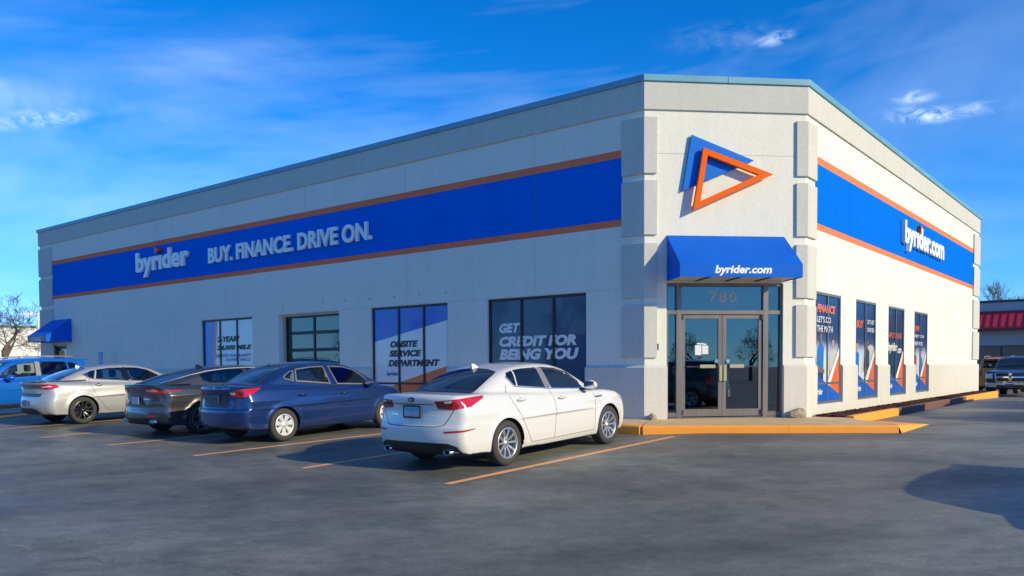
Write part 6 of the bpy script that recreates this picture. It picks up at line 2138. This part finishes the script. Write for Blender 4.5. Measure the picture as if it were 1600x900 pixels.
# ------------------------------------------------------------------ background
def bare_tree(seed, H, spread, levels=6, trunk=.22, upright=.55):
    """leafless tree: (trunk and limb tubes, twig tubes) as meshes"""
    rnd = random.Random(seed)
    A, B = MB(), MB()
    def grow(p, d, l, r, lv):
        n = 3
        pts = [p]
        q = p.copy(); dd = d.copy()
        for i in range(n):
            dd = (dd + Vector((rnd.uniform(-1, 1), rnd.uniform(-1, 1), rnd.uniform(-.4, .8))) * (.16 if lv else .05)).normalized()
            q = q + dd * (l / n)
            pts.append(q.copy())
        r1 = r * (.62 if lv else .7)
        (A if lv < 3 else B).tube(pts, [r + (r1 - r) * i / n for i in range(n + 1)], 6 if lv < 2 else (4 if lv < 3 else 3), cap=False)
        if lv >= levels: return
        k = rnd.choice((3, 3, 4)) if lv < levels - 1 else 4
        for j in range(k):
            t = rnd.uniform(.45, 1.0) if j else 1.0
            bp = pts[0].lerp(pts[-1], t) if t < 1 else pts[-1]
            if t < 1:
                f = t * n; i = min(int(f), n - 1); bp = pts[i].lerp(pts[i + 1], f - i)
            a = rnd.uniform(0, 2 * math.pi)
            o = dd.orthogonal().normalized()
            o = Matrix.Rotation(a, 3, dd) @ o
            nd = (dd * rnd.uniform(.5, 1.0) + o * rnd.uniform(.45, .95) * spread + Vector((0, 0, upright * .35))).normalized()
            grow(bp, nd, l * rnd.uniform(.58, .80), max(r1 * rnd.uniform(.55, .8), .011), lv + 1)
    grow(Vector((0, 0, 0)), Vector((0, 0, 1)), H * .30, trunk, 0)
    return A, B

TREE_MESH = {}
def tree(kind, args, loc, rz, sc, label, group=None):
    if kind not in TREE_MESH:
        A, B = bare_tree(*args)
        TREE_MESH[kind] = (raw_mesh('trunk', A.V, A.F, BARK), raw_mesh('crown', B.V, B.F, BARK))
    o = empty('bare_tree', loc)
    o.rotation_euler.z = rz
    o.scale = (sc,) * 3
    tag(o, label, 'tree', group)
    for nm, me in zip(('trunk', 'crown'), TREE_MESH[kind]):
        link(bpy.data.objects.new(nm, me), o)
    return o

SPREADING = (11, 7.5, 1.25, 6, .24, .25)
UPRIGHT = (5, 9.0, .75, 6, .24, .75)
tree('spreading', SPREADING, (-57.5, 8.6, .07), .4, 1.12, 'bare spreading tree in front of the white building at the left edge')
tree('spreading', SPREADING, (-86.0, 24.0, .07), 2.1, 1.02, 'bare tree whose top shows just over the white building roof, nearest the lamp post') if False else None
tree('upright', UPRIGHT, (-96, 19.5, .07), 2.0, .92, 'bare tree behind the white building roof, left of the lamp post', 'trees behind the white building')
tree('upright', UPRIGHT, (-98, 28.5, .07), 4.0, .86, 'bare tree behind the white building roof, right of the lamp post', 'trees behind the white building')
tree('upright', UPRIGHT, (-2.0, 62.5, -.5), 1.0, 1.0, 'bare upright tree behind the red-roofed shop')
tree('upright', UPRIGHT, (2.2, 68.0, -.5), 3.1, .80, 'smaller bare tree behind the red-roofed shop, further right')
# bare trees and a long brick building across the street behind the camera; the glass mirrors them
rt = random.Random(21)
for i in range(26):
    t = math.radians(-158 + i * 6.3 + rt.uniform(-2, 2))
    r = rt.uniform(58, 78)
    tree('upright' if rt.random() < .6 else 'spreading', None, (8 + r * math.cos(t), -15 + r * math.sin(t), -.69), rt.uniform(0, 6), rt.uniform(.95, 1.35), 'bare tree across the street behind the viewer', 'trees across the street')

def brick_building():
    o = empty('brick_building', (-22, -88, -.69))
    tag(o, 'long low brick building across the street behind the viewer', 'building')
    MB().box(-45, 45, -12, 0, -.3, 6.2).build('wall', mat('brown_brick', (.16, .085, .06), .85, vary=(3, .8, 1.2)), o)
    MB().box(-45.3, 45.3, -12.3, .3, 6.21, 6.6).build('coping', mat('dark_parapet', (.06, .055, .05), .7), o)
    for k in range(14):
        MB().box(-43 + k * 6.2, -39.5 + k * 6.2, .002, .05, 1.0, 3.4).build('window', TINT_DARK, o)
brick_building()

def white_building():
    o = empty('white_commercial_building', (-83, 20, .07))
    tag(o, 'long low white building behind the bare tree at the left', 'building')
    m = mat('white_block_paint', (.72, .71, .68), .8, vary=(.4, .95, 1.04))
    MB().box(-14, 0, -30, 40, -.4, 5.35).build('wall', m, o)
    MB().box(-14.1, .12, -30.1, 40.1, 5.36, 5.55).build('coping', mat('grey_coping', (.22, .23, .25), .6), o)
    for k in range(9):
        y = -26 + k * 7.5
        MB().box(.002, .05, y, y + .06, 0, 5.34).build('pilaster_strip', mat('white_strip', (.6, .6, .58), .8), o)
white_building()

def lamp_post():
    o = empty('lamp_post', (-66.8, 14.6, .07))
    tag(o, 'white twin-headed parking lot lamp post', 'lamp')
    m = mat('white_post_paint', (.74, .74, .72), .5)
    mb = MB(); mb.tube([(0, 0, .6), (0, 0, 5.9)], [.10, .08], 10); mb.build('pole', m, o)
    mb = MB(); mb.tube([(0, 0, 0), (0, 0, .6)], .25, 12); mb.build('base', CONCRETE, o)
    d = Vector((.40, .92, 0))
    for sg in (-1, 1):
        M = Matrix(((d.x, -d.y, 0, d.x * sg * .72), (d.y, d.x, 0, d.y * sg * .72), (0, 0, 1, 5.75), (0, 0, 0, 1)))
        MB().box(-.42, .42, -.22, .22, -.12, .14).build('lamp_head', m, o, matrix=M)
        mb = MB(); mb.tube([(0, 0, 5.75), tuple(d * sg * .32 + Vector((0, 0, 5.75)))], .04, 6); mb.build('arm', m, o)
lamp_post()

def red_roof_shop():
    y0, zb = 51.0, -.62
    o = empty('red_roofed_shop', (0, y0, zb))
    tag(o, 'grey shop with a red standing-seam mansard and wide windows', 'building')
    f = Frame((0, 0), (1, 0))
    f.O = Vector((0, 0, -zb))
    grey = mat('grey_shop_wall', (.45, .43, .45), .8, vary=(.6, .92, 1.06))
    red = mat('red_metal_roof', (.72, .04, .06), .4, vary=(.5, .9, 1.1))
    redd = mat('dark_red_rib', (.26, .016, .045), .5)
    X0, X1 = -14, 22
    mb = MB(); f.box(mb, X0, X1, 2.36, 5.38, -12, 0); mb.build('wall', grey, o)
    mb = MB(); f.box(mb, X0 - .1, X1 + .1, 5.381, 5.52, -12.1, .12); mb.build('coping', mat('dark_coping', (.05, .035, .05), .5), o)
    mb = MB(); f.box(mb, X0, X1, 4.62, 4.76, .001, .22); f.box(mb, X0, X1, 3.40, 3.52, .001, .96); mb.build('mansard_trim', redd, o)
    n = int((X1 - X0) / .47)
    for k in range(n):
        a = X0 + k * .47
        V = [f.p(a + .04, .20, 4.62), f.p(a + .43, .20, 4.62), f.p(a + .43, .93, 3.66), f.p(a + .04, .93, 3.66), f.p(a + .04, .93, 3.52), f.p(a + .43, .93, 3.52)]
        mesh_obj('roof_panel', V, [(3, 2, 1, 0), (4, 5, 2, 3)], red, o)
        V = [f.p(a - .04, .20, 4.66), f.p(a + .04, .20, 4.66), f.p(a + .04, .99, 3.64), f.p(a - .04, .99, 3.64), f.p(a + .04, .99, 3.5), f.p(a - .04, .99, 3.5), f.p(a - .04, .10, 4.60), f.p(a + .04, .10, 4.60), f.p(a + .04, .90, 3.5), f.p(a - .04, .90, 3.5)]
        mesh_obj('roof_rib', V, [(3, 2, 1, 0), (5, 4, 2, 3), (1, 2, 8, 7), (3, 0, 6, 9), (2, 4, 8), (5, 3, 9)], redd, o)
    mb = MB(); f.box(mb, X0, X1, -.7, .25, -.3, 0); mb.build('stall_riser', grey, o)
    mb = MB(); f.box(mb, X0, X1, .25, 2.36, -6, -5.9); mb.build('interior_wall', mat('pale_interior', (.80, .80, .78), .8), o)
    mb = MB(); f.box(mb, X0, X1, -.5, -.45, -6, -.3); mb.build('interior_floor', CARPET, o)
    k = 0
    x = X0 + .05
    while x < X1 - 1.4:
        mb = MB(); f.box(mb, x, x + .09, .251, 2.355, -.14, -.02); mb.build('mullion', BRONZE, o)
        mb = MB(); f.box(mb, x + .095, x + 1.495, .26, 2.35, -.09, -.08); mb.build('pane', GLASS, o)
        if k % 3 == 1:
            mb = MB(); f.box(mb, x + .3, x + 1.4, .4, 1.6, -.6, -.55); mb.build('display_board', mat('pale_display', (.5, .5, .5), .6), o)
        x += 1.5; k += 1
    mb = MB(); f.box(mb, X0 + .2, X1 - .2, 2.31, 2.3505, -.139, -.021); mb.build('head_rail', BRONZE, o)
red_roof_shop()
